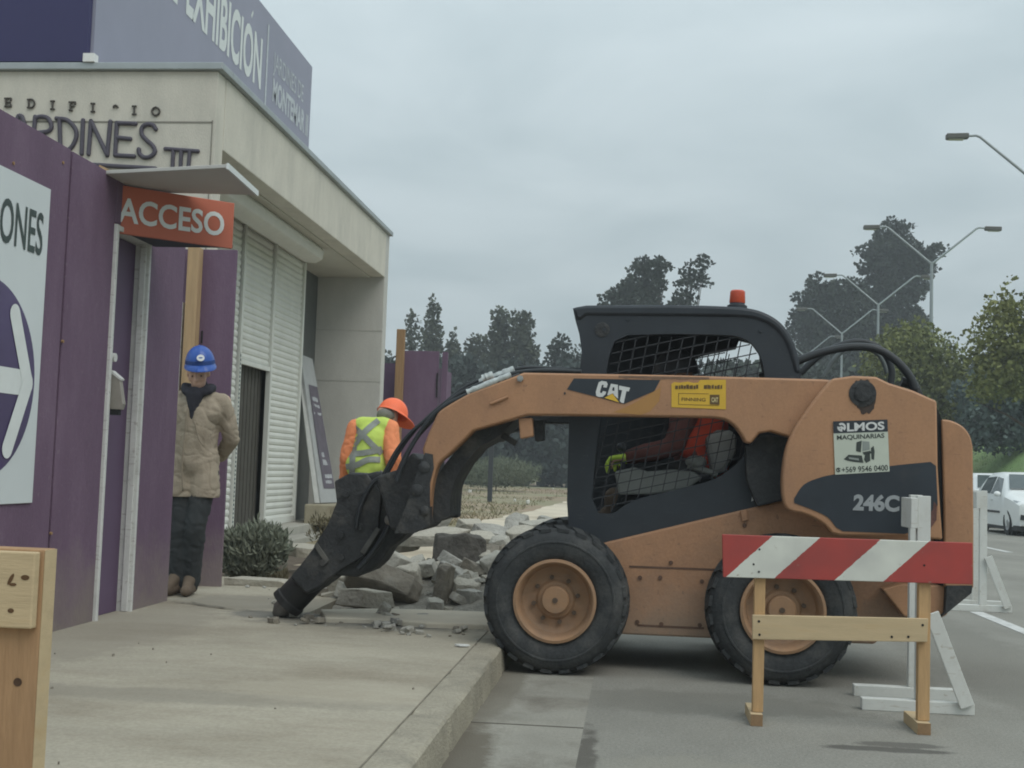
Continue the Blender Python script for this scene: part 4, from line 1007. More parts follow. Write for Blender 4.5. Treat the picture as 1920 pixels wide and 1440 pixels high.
# window guard: expanded steel mesh on both sides
def guard(Y, name):
    b = MB()
    def run(p0, p1):
        N = 90; seg = []
        for k in range(N+1):
            x, y = p0[0]+(p1[0]-p0[0])*k/N, p0[1]+(p1[1]-p0[1])*k/N
            if inside(x, y, win): seg.append((x, y))
            else:
                if len(seg) > 2: ends.append((seg[0], seg[-1]))
                seg = []
        if len(seg) > 2: ends.append((seg[0], seg[-1]))
    ends = []
    for k in range(-8, 34):
        y = 560+k*19; run((1090, y), (1460, y-78))
    for k in range(-4, 24):
        x = 1060+k*22; run((x+52, 600), (x-30, 990))
    for a, c in ends:
        A, B_ = at(*a, YC0), at(*c, YC0); A.y = B_.y = Y
        b.bar(A, B_, 0.006, 0.0155, (0, 1, 0))
    return b.build(name, mat('guard_steel', (0.035, 0.037, 0.042), 0.6, var=0.2), ld)
guard(YC0+0.02, 'window_guard'); guard(YC1-0.03, 'window_guard')
# seat, console, lap bar
st_ = thing_part('seat', at(1330, 900, YM), ld)
b = MB(); b.prism(px([(1235, 885), (1330, 880), (1345, 905), (1240, 915)], YM-0.24), (0, 0.48, 0)); b.build('seat_cushion', m_blk, st_, bevel=0.03)
b = MB(); b.prism(px([(1322, 820), (1345, 806), (1368, 806), (1382, 815), (1380, 850), (1360, 885), (1335, 895)], YM-0.25), (0, 0.5, 0)); b.build('seat_back', mat('seat_grey', (0.30, 0.31, 0.30), 0.8, var=0.1, scale=6), st_, bevel=0.03)
b = MB(); b.prism(px([(1152, 884), (1190, 876), (1215, 884), (1262, 880), (1300, 884), (1318, 895), (1290, 918), (1215, 928), (1160, 928)], YC0+0.10), (0, 0.10, 0)); b.build('side_console', mat('console_grey', (0.22, 0.235, 0.22), 0.6, var=0.15, scale=5), ld, bevel=0.015)
b = MB(); b.ball(at(1305, 866, YC0+0.12), (0.065, 0.05, 0.04)); b.tube(px([(1290, 872), (1330, 885), (1345, 890)], YC0+0.12), 0.02, 8); b.build('arm_rest', mat('console_grey', (0.115, 0.125, 0.115)), ld, smooth=60)
for s in (-0.2, 0.2):
    b = MB(); b.tube([at(1165, 840, YM+s), at(1170, 890, YM+s)], 0.016, 8); b.ball(at(1165, 838, YM+s), 0.03); b.build('joystick', m_blk, ld, smooth=50)
# front posts / wiper box details
for x, y in [(1178, 598), (1133, 618), (1426, 620), (1412, 958)]:
    p = at(x, y, YC0); b = MB(); b.tube([p, p+Vector((0, -0.008, 0))], 0.012, 8); b.build('cab_bolt', m_blk, ld)
b = MB(); b.lathe([(0.045, 0), (0.045, 0.004), (0.036, 0.006), (0.0, 0.006)], at(1129, 618, YC0), (0, -1, 0), 20); b.build('cab_cap', m_grease_and_shade, ld, smooth=30)
b = MB(); b.prism(px([(1411, 922), (1417, 920), (1414, 938), (1409, 940)], YC0-0.004), (0, 0.003, 0)); b.build('white_tag', m_dwhite, ld)
slab('arm_cylinder_cover', [(1398, 836), (1410, 834), (1425, 813), (1478, 820), (1500, 800), (1500, 930), (1470, 938), (1420, 950), (1400, 900)], YA+0.16, 0.09, m_grease_and_shade)
# beacon
bc = at(1382, 577, YM-0.15)
be = thing_part('beacon', bc, ld)
b = MB(); b.lathe([(0.062, -0.01), (0.062, 0.012), (0.048, 0.02), (0.046, 0.03), (0.0, 0.03)], bc, (0.02, 0, 1), 20); b.build('beacon_base', m_blk, be, smooth=30)
b = MB(); b.lathe([(0.047, 0.028), (0.050, 0.034), (0.046, 0.10), (0.040, 0.108), (0.0, 0.110)], bc, (0.02, 0, 1), 20); b.build('beacon_lens', mat('beacon_orange', (0.55, 0.075, 0.03), 0.25, var=0.1, scale=20, spec=0.6), be, smooth=30)

# ------------------------------------------------------------------ breaker on the quick coupler
YB = YM
m_tsteel = mat('dusty_steel', (0.085, 0.085, 0.08), 0.7, var=0.3, scale=9, dirt=(0.17, 0.16, 0.14), dirt_scale=7)
hb = thing_part('hydraulic_breaker', at(690, 960, YB), ld)
b = MB()
body = [(640, 902), (668, 886), (697, 888), (716, 884), (748, 886), (768, 889), (790, 925), (788, 985), (760, 1010), (738, 1026), (721, 1053), (703, 1069), (680, 1078), (652, 1076), (632, 1078), (606, 1102), (588, 1112), (556, 1078), (574, 1058), (597, 1028), (630, 976), (645, 942)]
b.prism([p+Vector((0, -0.17, 0)) for p in px(body, YB)], (0, 0.34, 0)); b.build('breaker_housing', m_grease_and_shade, hb, bevel=0.02)
for s in (-0.215, 0.175):
    b = MB(); b.prism([p+Vector((0, s, 0)) for p in px([(642, 902), (668, 888), (700, 888), (728, 926), (722, 985), (694, 1040), (650, 1066), (612, 1096), (590, 1106), (562, 1078), (600, 1030), (632, 976), (646, 940)], YB)], (0, 0.04, 0)); b.build('side_plate', m_grease_and_shade, hb, bevel=0.008)
for s in (-0.225,):
    for x, y in [(664, 925), (700, 925), (655, 1000), (690, 985), (622, 1050), (655, 1040)]:
        p = at(x, y, YB)+Vector((0, s, 0)); b = MB(); b.tube([p+Vector((0, .012, 0)), p+Vector((0, -0.012, 0))], 0.022, 6); b.build('housing_bolt', m_grease_and_shade, hb)
b = MB(); A, B_ = at(655, 1010, YB), at(537, 1133, YB); d = (B_-A).normalized()
b.lathe([(0.0, 0), (0.115, 0.0), (0.118, 0.10), (0.104, 0.13), (0.102, (B_-A).length-0.05), (0.110, (B_-A).length-0.04), (0.112, (B_-A).length), (0.085, (B_-A).length), (0.08, (B_-A).length-0.03), (0.0, (B_-A).length-0.03)], A, d, 28)
b.build('tool_bushing', mat('tool_steel', (0.034, 0.033, 0.033), 0.6, metal=0.2, var=0.35, scale=7, dirt=(0.085, 0.07, 0.06), dirt_scale=4), hb, smooth=35)
b = MB(); b.lathe([(0.0, -0.06), (0.062, -0.06), (0.060, 0.05), (0.03, 0.10), (0.0, 0.115)], B_, d, 20); b.build('chisel', m_steel, hb, smooth=35)
b = MB(); P = densify(px([(745, 925), (738, 960), (722, 1000), (703, 1030), (685, 1052), (672, 1066)], YB-0.24), 6); b.tube(P, 0.017, 8); b.build('breaker_hose', m_hose, hb, smooth=60)
b = MB(); p = at(731, 975, YB-0.24); b.ball(p, 0.035); b.build('hose_clamp', m_steel, hb, smooth=60)
b = MB(); b.tube(densify(px([(718, 892), (700, 905), (684, 930), (672, 962), (668, 990)], YB-0.24), 6), 0.014, 8); b.build('breaker_hose', m_hose, hb, smooth=60)
for x, y, dy in [(719, 893, -0.17), (742, 897, -0.29), (744, 901, -0.42)]:
    p = at(x, y, YB); p.y = YB+dy+0.04
    b = MB(); b.tube([p+Vector((0.02, 0, 0.03)), p, p+Vector((-0.012, 0, -0.05))], [0.016, 0.021, 0.021], 8); b.build('hose_fitting', m_steel, hb, smooth=35)
q0, q1 = at(800, 905, YB-.33), at(752, 985, YB-.33)
b = MB(); b.tube([q0, q0.lerp(q1, .6)], 0.036, 14); b.build('tilt_cylinder', m_grease_and_shade, hb, smooth=40)
b = MB(); b.tube([q0.lerp(q1, .6), q1], 0.018, 12); b.build('cylinder_rod', mat('chrome_rod', (0.42, 0.43, 0.43), 0.25, metal=0.8, var=0.2, scale=12), hb, smooth=40)
b = MB(); b.prism([p+Vector((0, -0.235, 0)) for p in px([(606, 1020), (611, 1013), (634, 1046), (628, 1053)], YB)], (0, 0.02, 0)); b.build('wear_strip', m_tsteel, hb, bevel=0.004)
b = MB(); b.prism([p+Vector((0, -0.232, 0)) for p in px([(690, 1030), (720, 985), (727, 990), (698, 1036)], YB)], (0, 0.017, 0)); b.build('wear_strip', m_tsteel, hb, bevel=0.004)
# coupler plate between arms and breaker, pins
b = MB()
b.prism([p+Vector((0, -0.5, 0)) for p in px([(735, 893), (770, 882), (800, 850), (812, 862), (812, 905), (806, 985), (790, 996), (760, 985), (748, 940)], YB)], (0, 1.0, 0)); b.build('quick_coupler', m_grease_and_shade, hb, bevel=0.015)
b = MB()
for x, y, r in [(796, 876, 0.034), (782, 919, 0.036), (797, 958, 0.03)]:
    p = at(x, y, YA); b.lathe([(r, 0.05), (r, -0.02), (r*0.6, -0.028), (0, -0.028)][::1], p, (0, 1, 0), 18)
b.prism(px([(784, 880), (797, 849), (811, 852), (813, 878), (806, 905), (805, 985), (775, 1000), (740, 1000), (765, 940)], YA-0.012), (0, 0.10, 0))
b.build('pivot_pin', m_grease_and_shade, hb, smooth=35)

# ================================================================== PEOPLE
m_skin = mat('skin', (0.58, 0.37, 0.28), 0.6, var=0.10, scale=20)
m_khaki = mat('khaki_canvas', (0.35, 0.295, 0.225), 0.9, var=0.12, scale=6, dirt=(0.23, 0.19, 0.145), dirt_scale=5, dirt_lo=0.48, dirt_hi=0.75, dirt_amt=0.7, bump=0.25, bump_scale=60)
m_trous = mat('dark_trousers', (0.034, 0.038, 0.040), 0.9, var=0.2, scale=6, dirt=(0.085, 0.078, 0.068), dirt_scale=5, dirt_lo=0.55, dirt_hi=0.75)
m_jean = mat('blue_jeans', (0.065, 0.095, 0.16), 0.9, var=0.15, scale=8)
m_boot = mat('boot_leather', (0.12, 0.09, 0.065), 0.9, var=0.2, scale=9)
m_scarf = mat('dark_scarf', (0.032, 0.032, 0.042), 0.95, var=0.2, scale=12)
m_helm = mat('helmet_blue', (0.022, 0.085, 0.36), 0.35, var=0.08, scale=6, spec=0.5)
m_band = mat('helmet_band', (0.016, 0.05, 0.19), 0.6)
m_lime = mat('vest_lime', (0.52, 0.66, 0.13), 0.8, var=0.08, scale=8)
m_silv = mat('reflective_tape', (0.235, 0.25, 0.225), 0.5, var=0.10, scale=20)
m_orsl = mat('sleeve_orange', (0.80, 0.27, 0.12), 0.85, var=0.08, scale=7, bump=0.15, bump_scale=40)
m_orhel = mat('helmet_orange', (0.92, 0.175, 0.07), 0.5, var=0.04, scale=6)
m_hair = mat('grey_cap_cloth', (0.19, 0.185, 0.16), 0.9, var=0.2, scale=15)
m_redcl = mat('red_jacket', (0.62, 0.085, 0.045), 0.85, var=0.15, scale=7)
m_glove = mat('work_glove', (0.50, 0.47, 0.42), 0.9, var=0.1)

def V(*a): return Vector(a)
def add_head(b, c, f, u, s=1.0):
    """cranium, jaw, nose, brow, lips, ears; c centre, f facing, u up"""
    f = f.normalized(); r = f.cross(u).normalized(); u = r.cross(f).normalized()
    def P(x, y, z): return c + r*x*s + f*y*s + u*z*s
    M = Matrix((r, f, u)).transposed().to_4x4()
    def ell(x, y, z, a, bb, cc):
        bmesh.ops.create_uvsphere(b.bm, u_segments=16, v_segments=10, radius=1.0, matrix=Matrix.Translation(P(x, y, z)) @ M @ Matrix.Diagonal((a*s, bb*s, cc*s, 1)))
    ell(0, -0.012, 0.028, 0.077, 0.098, 0.092); ell(0, 0.022, -0.042, 0.060, 0.070, 0.078); ell(0, 0.055, -0.092, 0.030, 0.028, 0.026)
    ell(0, 0.072, 0.018, 0.052, 0.020, 0.014)
    capsule(b, P(0, 0.086, 0.008), P(0, 0.108, -0.032), 0.009*s, 0.015*s, 8)
    ell(0, 0.083, -0.064, 0.026, 0.012, 0.006); ell(0, 0.080, -0.076, 0.022, 0.012, 0.007)
    for sx in (-1, 1):
        ell(sx*0.077, -0.008, -0.008, 0.009, 0.020, 0.034); ell(sx*0.045, 0.062, -0.028, 0.022, 0.020, 0.022)
    return P
def add_hand(b, w, d, n, s=1.0, curl=0.5, side=1):
    """palm, four bent fingers of different length and a thumb from the side of the palm; d pointing, n out of the palm"""
    d = d.normalized(); r = d.cross(n).normalized(); n = r.cross(d).normalized()
    capsule(b, w-d*0.02, w+d*0.02, 0.024*s, 0.026*s, 8)
    for k in range(4):
        x = (k-1.5)*0.021*s
        base = w+d*0.085*s+r*x; capsule(b, w+d*0.03*s+r*x*0.8, base, 0.0145*s, 0.0115*s, 8)
        L = (0.036, 0.041, 0.038, 0.030)[k]*s
        d1 = (d*math.cos(curl)+n*math.sin(curl)); p1 = base+d1*L; capsule(b, base, p1, 0.0098*s, 0.0090*s, 8)
        d2 = (d*math.cos(curl*2.1)+n*math.sin(curl*2.1)); capsule(b, p1, p1+d2*L*0.85, 0.0088*s, 0.0075*s, 8)
    t0 = w+d*0.025*s-r*side*0.028*s; t1 = t0+(d*0.7-r*side*0.6+n*0.35).normalized()*0.042*s
    capsule(b, t0, t1, 0.0135*s, 0.0105*s, 8); capsule(b, t1, t1+(d*0.9+n*0.35).normalized()*0.030*s, 0.010*s, 0.008*s, 8)

def skinned(J, hands):
    b = MB()
    add_head(b, J['head'], J['face'], J['hup'])
    capsule(b, J['neck']-V(0, 0, 0.05), J['head']+(J['neck']-J['head'])*0.35, 0.058, 0.052)
    capsule(b, J['pelvis'], J['chest'], 0.135, 0.145); capsule(b, J['chest'], J['neck']-V(0, 0, 0.05), 0.14, 0.06)
    capsule(b, J['shL'], J['shR'], 0.062, 0.062)
    for s in 'LR':
        capsule(b, J['sh'+s], J['el'+s], 0.052, 0.040); capsule(b, J['el'+s], J['wr'+s], 0.040, 0.026)
        capsule(b, J['hip'+s], J['kn'+s], 0.082, 0.055); capsule(b, J['kn'+s], J['an'+s], 0.055, 0.036)
        capsule(b, J['an'+s]+V(0, 0, .03), J['toe'+s]+V(0, 0, .02), 0.030, 0.018); capsule(b, J['pelvis'], J['hip'+s], 0.11, 0.085)
        d, n, c_, sd = hands[s]; add_hand(b, J['wr'+s], d, n, 1.0, c_, sd)
    return remesh(b, 0.0085, 2)
def shift(J, base): return {k: (v+base if k not in ('face', 'hup') else v) for k, v in J.items()}

def sleeves(b, J, ra, rb, rc):
    for s in 'LR':
        capsule(b, J['sh'+s], J['el'+s], ra, rb); e = J['el'+s].lerp(J['wr'+s], 0.96); capsule(b, J['el'+s], e, rb, rc)
def legs(b, J, r0, r1, r2, end=1.0):
    for s in 'LR':
        capsule(b, J['hip'+s], J['kn'+s], r0, r1); capsule(b, J['kn'+s], J['kn'+s].lerp(J['an'+s], end), r1, r2); capsule(b, J['pelvis'], J['hip'+s], r0*1.25, r0*1.02)
def boots(J, m, parent):
    for s in 'LR':
        b = MB(); a, t = J['an'+s], J['toe'+s]; d = (t-a); d.z = 0; d.normalize()
        capsule(b, a+V(0, 0, 0.13), a+V(0, 0, -0.02), 0.060, 0.055); z0 = min(a.z, t.z)
        capsule(b, V(a.x, a.y, z0)-d*0.045+V(0, 0, 0.008), V(t.x, t.y, z0)+d*0.03+V(0, 0, 0.0), 0.046, 0.040); capsule(b, a+V(0, 0, .045)+d*.01, V(t.x, t.y, z0)-d*.01+V(0, 0, .018), 0.052, 0.036)
        o = remesh(b, 0.011, 2)
        zmin = min(v.co.z for v in o.bm.verts); zf = J['floor']
        for v in o.bm.verts: v.co.z += zf-zmin
        o.build('boot', m, parent, smooth=180)

# ---- worker in the fence opening
YP = 8.86
base = at(352, 1114, YP); base.z = SWZ+0.004
J = dict(pelvis=V(0, 0, .96), chest=V(.01, -.01, 1.25), neck=V(0.02, -.035, 1.515), head=V(.025, -.085, 1.635), face=V(.22, -1, -.33), hup=V(0, -.33, 1),
         shL=V(.192, .01, 1.425), elL=V(.245, .09, 1.155), wrL=V(.12, .225, 1.02), shR=V(-.175, .01, 1.43), elR=V(-.25, .13, 1.17), wrR=V(-.06, .22, 1.02),
         hipL=V(.092, 0, .90), knL=V(.062, -.08, .50), anL=V(.012, .02, .095), toeL=V(.035, -.13, .04), hipR=V(-.09, 0, .90), knR=V(-.07, -.05, .49), anR=V(-.075, -.02, .095), toeR=V(-.10, -.18, .04))
J = shift(J, base); J['floor'] = base.z
wk = thing('person', 'worker in blue hard hat and khaki jacket standing in the fence opening', 'person', base)
skinned(J, {'L': (V(-.8, .1, -.5), V(0, 1, 0), .6, 1), 'R': (V(.8, .1, -.5), V(0, 1, 0), .6, -1)}).build('body', m_skin, wk, smooth=180)
b = MB()
capsule(b, J['chest']+V(0, 0, .10), J['pelvis']+V(.005, 0, .02), .160, .162); capsule(b, J['pelvis']+V(-.07, -.02, .05), J['pelvis']+V(-.085, -.02, -.22), .115, .122); capsule(b, J['pelvis']+V(.075, -.01, .05), J['pelvis']+V(.09, -.01, -.23), .115, .120)
capsule(b, J['shL']+V(-.02, 0, 0), J['shR']+V(.02, 0, 0), .074, .074); capsule(b, J['chest']+V(-.07, 0, .1), J['chest']+V(.08, 0, .1), .125, .125); capsule(b, J['neck']+V(-.05, .02, -.06), J['neck']+V(.05, .02, -.06), .075, .075)
sleeves(b, J, .070, .064, .052)
o = remesh(b, .009, 2, .008, 9, 1, .045)
for v in o.bm.verts:
    if v.co.z < base.z+.72: v.co.z = base.z+.72+(v.co.z-base.z-.72)*.08
o.build('jacket', m_khaki, wk, smooth=180)
b = MB()      # placket seam and pockets of the jacket
c0 = J['chest']
b.tube(densify([c0+V(-.015, -.170, .12), c0+V(-.02, -.176, 0), J['pelvis']+V(-.03, -.172, 0), J['pelvis']+V(-.02, -.15, -.2)], 6), .006, 6)
b.tube(densify([c0+V(.04, -.162, .02), c0+V(.075, -.163, -.10), c0+V(.11, -.14, -.16)], 6), .005, 6)
b.build('jacket_seam', mat('khaki_seam', (0.27, 0.225, 0.17), 0.9), wk, smooth=180)
b = MB(); legs(b, J, .098, .078, .072); remesh(b, .011, 2, .007, 11, 2, .045).build('trousers', m_trous, wk, smooth=180)
boots(J, m_boot, wk)
b = MB(); n0 = J['neck']
for k in range(14):
    a = 2*math.pi*k/14; a2 = 2*math.pi*(k+1)/14
    q = lambda t: n0+V(.098*math.cos(t), -.01+.090*math.sin(t), .012-.045*max(0, -math.sin(t)))
    capsule(b, q(a), q(a2), .036, .036, 8)
capsule(b, n0+V(0, -.085, -.05), n0+V(.0, -.112, -.22), .068, .020); capsule(b, n0+V(0, 0, -.04), n0+V(0, 0, .03), .075, .06)
remesh(b, .009, 3, .005, 18, 3).build('neck_scarf', m_scarf, wk, smooth=180)
def helmet(name, c, f, u, m, parent, brim=.045, s=1.0, band=True, back=0.0):
    f = f.normalized(); r = f.cross(u).normalized(); u = r.cross(f).normalized()
    b = MB(); NS, NR = 36, 9; rows = []
    for i in range(NR+1):
        t = math.pi/2*i/NR; row = []
        for k in range(NS):
            a = 2*math.pi*k/NS; rx, ry = .116*s, .142*s
            ridge = 1+.035*math.exp(-(math.sin(a)**2)*18)*math.sin(t)
            p = c + r*(math.cos(a+math.pi/2)*rx*math.cos(t)) + f*(math.sin(a+math.pi/2)*ry*math.cos(t)) + u*(.148*s*math.sin(t)*ridge)
            row.append(b.bm.verts.new(p))
        rows.append(row)
    for i in range(NR):
        for k in range(NS): b.bm.faces.new((rows[i][k], rows[i][(k+1) % NS], rows[i+1][(k+1) % NS], rows[i+1][k]))
    bmesh.ops.remove_doubles(b.bm, verts=b.bm.verts[:], dist=1e-4)
    # peak
    P0, P1 = [], []
    for k in range(NS+1):
        a = 2*math.pi*k/NS; fr = max(0, math.sin(a+math.pi/2)); bk = max(0, -math.sin(a+math.pi/2)); e = .008+brim*fr**1.5+back*bk**1.5
        d = r*math.cos(a+math.pi/2)*.116*s+f*math.sin(a+math.pi/2)*.142*s
        P0.append(c+d*.985+u*.004); P1.append(c+d*(1+e/.13)-u*(.012+.022*fr))
    for k in range(NS):
        v = [b.bm.verts.new(x) for x in (P0[k], P1[k], P1[k+1], P0[k+1])]; b.bm.faces.new(v)
        v2 = [b.bm.verts.new(x-u*.006) for x in (P0[k], P1[k], P1[k+1], P0[k+1])]; b.bm.faces.new(v2[::-1])
        b.bm.faces.new((v[1], v2[1], v2[2], v[2]))
    o = b.build(name, m, parent, smooth=55)
    if band:
        b = MB(); rows = []
        for h in (.006, .034):
            t = math.asin(h/.135); rows.append([b.bm.verts.new(c+r*(math.cos(2*math.pi*k/NS)*.1185*s*math.cos(t))+f*(math.sin(2*math.pi*k/NS)*.1445*s*math.cos(t))+u*h*s) for k in range(NS)])
        for k in range(NS): b.bm.faces.new((rows[0][k], rows[0][(k+1) % NS], rows[1][(k+1) % NS], rows[1][k]))
        b.build('helmet_band', m_band, o, smooth=60)
    return o, r, f, u
hc = J['head']+V(0, -.002, .066)
hm, r_, f_, u_ = helmet('helmet', hc+V(.012, 0, 0), V(.42, -1, -.22), V(0, -.22, 1), m_helm, wk, s=.93)
b = MB(); bc2 = hc+V(.012, 0, 0)+f_*.128+u_*.058
nrm_ = (f_*.9+u_*.42).normalized(); up_ = (u_-nrm_*u_.dot(nrm_)).normalized(); rt_ = nrm_.cross(up_)
b.prism([bc2+rt_*(.028*math.cos(t))+up_*(.025*math.sin(t)) for t in [2*math.pi*k/20 for k in range(20)]], nrm_*.006); bd = b.build('round_badge', mat('badge_white', (.7, .72, .72), .5), hm)
b = MB(); b.prism([bc2+nrm_*.0065+rt_*(.015*math.cos(t))+up_*(.0045*math.sin(t)) for t in [2*math.pi*k/16 for k in range(16)]], nrm_*.001); b.build('badge_mark', m_helm, bd)
for sx in (-.032, .032):
    b = MB(); ff = V(.22, -1, -.33).normalized(); rr = ff.cross(V(0, -.33, 1)).normalized(); uu = rr.cross(ff); b.ball(J['head']+ff*.076+rr*sx+uu*(-.008), .0075, 8, 6); b.build('eye', mat('eye_dark', (.10, .07, .055), .4), wk, smooth=180)

# ---- worker in the lime vest, back to us, looking down at the broken paving
YP = 10.25
base = at(690, 1060, YP); base.z = .08
zz = at(712, 742, YP).z - base.z      # top of the helmet above the feet
k_ = 1.0
J = dict(pelvis=V(-.05, 0, .93), chest=V(-.025, .05, 1.22), neck=V(.045, .14, 1.435), head=V(.068, .22, 1.488), face=V(.75, .50, -.65), hup=V(.35, .40, .85),
         shL=V(-.165, .08, 1.385), elL=V(-.222, .04, 1.13), wrL=V(-.252, .12, .885), shR=V(.130, .06, 1.385), elR=V(.188, -.06, 1.13), wrR=V(.185, .02, .88),
         hipL=V(-.125, 0, .88), knL=V(-.12, .03, .48), anL=V(-.12, -.01, .09), toeL=V(-.14, .15, .04), hipR=V(.07, 0, .88), knR=V(.08, .04, .48), anR=V(.09, .0, .09), toeR=V(.13, .16, .04))
J = shift(J, base); J['floor'] = base.z
wk2 = thing('person', 'worker in lime vest, orange sleeves and orange hard hat seen from behind', 'person', base)
skinned(J, {'L': (V(.05, .1, -1), V(.6, .4, 0), .5, 1), 'R': (V(-.05, .1, -1), V(-.6, .4, 0), .5, -1)}).build('body', m_skin, wk2, smooth=180)
b = MB(); sleeves(b, J, .082, .074, .056); capsule(b, J['shL'], J['shR'], .074, .074); capsule(b, J['pelvis']+V(0, 0, .05), J['chest'], .14, .15)
remesh(b, .011, 2, .006, 10, 4, .04).build('shirt', m_orsl, wk2, smooth=180)
b = MB(); capsule(b, J['chest']+V(.01, .0, .06), J['pelvis']+V(.01, 0, .11), .158, .150); capsule(b, J['shL']+V(.05, 0, .01), J['shR']+V(-.05, 0, .01), .088, .088); capsule(b, J['pelvis']+V(-.03, 0, .14), J['pelvis']+V(.05, 0, .14), .145, .145); capsule(b, J['neck']+V(-.03, -.02, -.05), J['neck']+V(.03, -.02, -.05), .07, .07)
o = remesh(b, .013, 4, .006, 8, 5)
for v in o.bm.verts:
    if v.co.z < base.z+.93: v.co.z = base.z+.93+(v.co.z-base.z-.93)*.1
vest = o.build('vest', m_lime, wk2, smooth=180)
# reflective tape wrapped on to the vest by casting against its surface
dg = bpy.context.evaluated_depsgraph_get(); dg.update()
from mathutils.bvhtree import BVHTree
def tape(pts_px, width_px, parent, me_obj, Y, name, m):
    bvh = BVHTree.FromObject(me_obj, dg); off = WLOC[me_obj]
    b = MB(); A, B_ = [], []
    P = densify([(x, y, 0) for x, y in pts_px], 10)
    for i, p in enumerate(P):
        t = (P[min(i+1, len(P)-1)]-P[max(i-1, 0)]).normalized(); n2 = Vector((-t.y, t.x, 0))*width_px/2
        row = []
        for s in (-1, -.33, .33, 1):
            q = p+n2*s; d = _ray(q.x, q.y).normalized()
            hit = bvh.ray_cast(_C-off, d)
            row.append(hit[0]+off-d*.006+hit[1]*.002 if hit[0] is not None else None)
        A.append(row)
    for i in range(len(A)-1):
        for k in range(3):
            c4 = [A[i][k], A[i][k+1], A[i+1][k+1], A[i+1][k]]
            if all(x is not None for x in c4): b.poly(c4)
    return b.build(name, m, parent, smooth=180)
for pts in [[(652, 792), (676, 812), (700, 836), (716, 850)], [(710, 788), (688, 806), (670, 826), (652, 856)], [(648, 852), (675, 850), (700, 846), (716, 842)],
            [(644, 876), (668, 872), (690, 862), (713, 862)], [(664, 838), (661, 860), (660, 888)]]:
    tape(pts, 11, vest, vest, YP, 'reflective_tape', m_silv)
b = MB(); legs(b, J, .10, .078, .07); remesh(b, .013, 3, .008, 11, 6).build('trousers', m_jean, wk2, smooth=180)
boots(J, m_boot, wk2)
f0 = V(.86, .42, -.42).normalized(); u0 = V(.22, .42, .85)
hc = J['head']+u0.normalized()*.055+f0*.035
hm2, r_, f_, u_ = helmet('helmet', hc, f0, u0, m_orhel, wk2, brim=.075, s=.95, band=False, back=.0)
b = MB(); b.ball(J['head']+V(-.008, -.014, .016), (.082, .094, .070), 18, 12)
remesh(b, .009, 2).build('hair', m_hair, wk2, smooth=180)

# ---- operator in the cab, facing left
base = at(1305, 905, YM)
def o_(x, y, dy=0.0): p = at(x, y, YM); p.y = YM+dy; return p
J = dict(pelvis=o_(1312, 880), chest=o_(1300, 800), neck=o_(1282, 742), head=o_(1268, 712), face=V(-1, 0, -.15), hup=V(-.1, 0, 1),
         shL=o_(1292, 765, .17), elL=o_(1262, 838, .24), wrL=o_(1190, 856, .20), shR=o_(1292, 765, -.17), elR=o_(1262, 838, -.24), wrR=o_(1178, 858, -.20),
         hipL=o_(1308, 888, .09), knL=o_(1200, 888, .12), anL=o_(1150, 965, .12), toeL=o_(1120, 972, .12), hipR=o_(1308, 888, -.09), knR=o_(1200, 888, -.12), anR=o_(1150, 965, -.12), toeR=o_(1120, 972, -.12))
J['floor'] = J['anL'].z-.09
op = thing('person', 'operator in dark and red work clothes sitting behind the mesh in the loader cab', 'person', base)
skinned(J, {'L': (V(-1, 0, -.15), V(0, -.2, -1), .8, -1), 'R': (V(-1, 0, -.15), V(0, .2, -1), .8, 1)}).build('body', m_skin, op, smooth=180)
b = MB(); capsule(b, J['pelvis'], J['chest'], .15, .165); capsule(b, J['shL'], J['shR'], .085, .085); sleeves(b, J, .075, .066, .05)
remesh(b, .014, 3, .008, 9, 7).build('jacket', mat('dark_red_jacket', (.13, .055, .05), .9, var=.2), op, smooth=180)
b = MB(); capsule(b, J['pelvis']+V(.03, 0, .02), J['chest']+V(.05, 0, .02), .158, .172); capsule(b, J['chest']+V(-.01, -.1, .05), J['chest']+V(-.05, -.12, -.14), .09, .06); remesh(b, .014, 3).build('vest', m_redcl, op, smooth=180)
b = MB(); legs(b, J, .09, .07, .06); remesh(b, .014, 3).build('trousers', m_trous, op, smooth=180)
boots(J, m_boot, op)
for s, sd in (('L', -1), ('R', 1)):
    b = MB(); add_hand(b, J['wr'+s], V(-1, 0, -.15), V(0, -.2*sd, -1), 1.25, .8, sd); capsule(b, J['wr'+s], J['wr'+s]+V(.05, 0, .01), .036, .042)
    remesh(b, .008, 2).build('glove', mat('glove_lime', (.50, .70, .09), .7), op, smooth=180)
helmet('helmet', J['head']+V(0, 0, .05), V(-1, 0, -.1), V(-.1, 0, 1), mat('helmet_dark', (.06, .06, .065), .5), op, band=False)

# ================================================================== BARRICADES
m_wht = mat('white_paint', (0.60, 0.61, 0.58), 0.7, var=0.06, scale=6, scuff=((0.36, 0.31, 0.24), 0.5, 0.0), dirt=(0.42, 0.40, 0.35), dirt_scale=3.5, dirt_lo=0.52, dirt_hi=0.75)
m_newpine = mat('new_pine', (0.50, 0.385, 0.235), 0.8, var=0.10, scale=4, streak=(1, 4, 9), dirt=(0.40, 0.27, 0.13), dirt_scale=2, dirt_lo=0.55, dirt_hi=0.75, bump=0.1, bump_scale=30)
m_leg = mat('pine_leg', (0.47, 0.30, 0.15), 0.8, var=0.15, scale=5, streak=(9, 9, 1), bump=0.1, bump_scale=30)
m_endgr = mat('end_grain', (0.26, 0.165, 0.09), 0.9, var=0.2, scale=20)
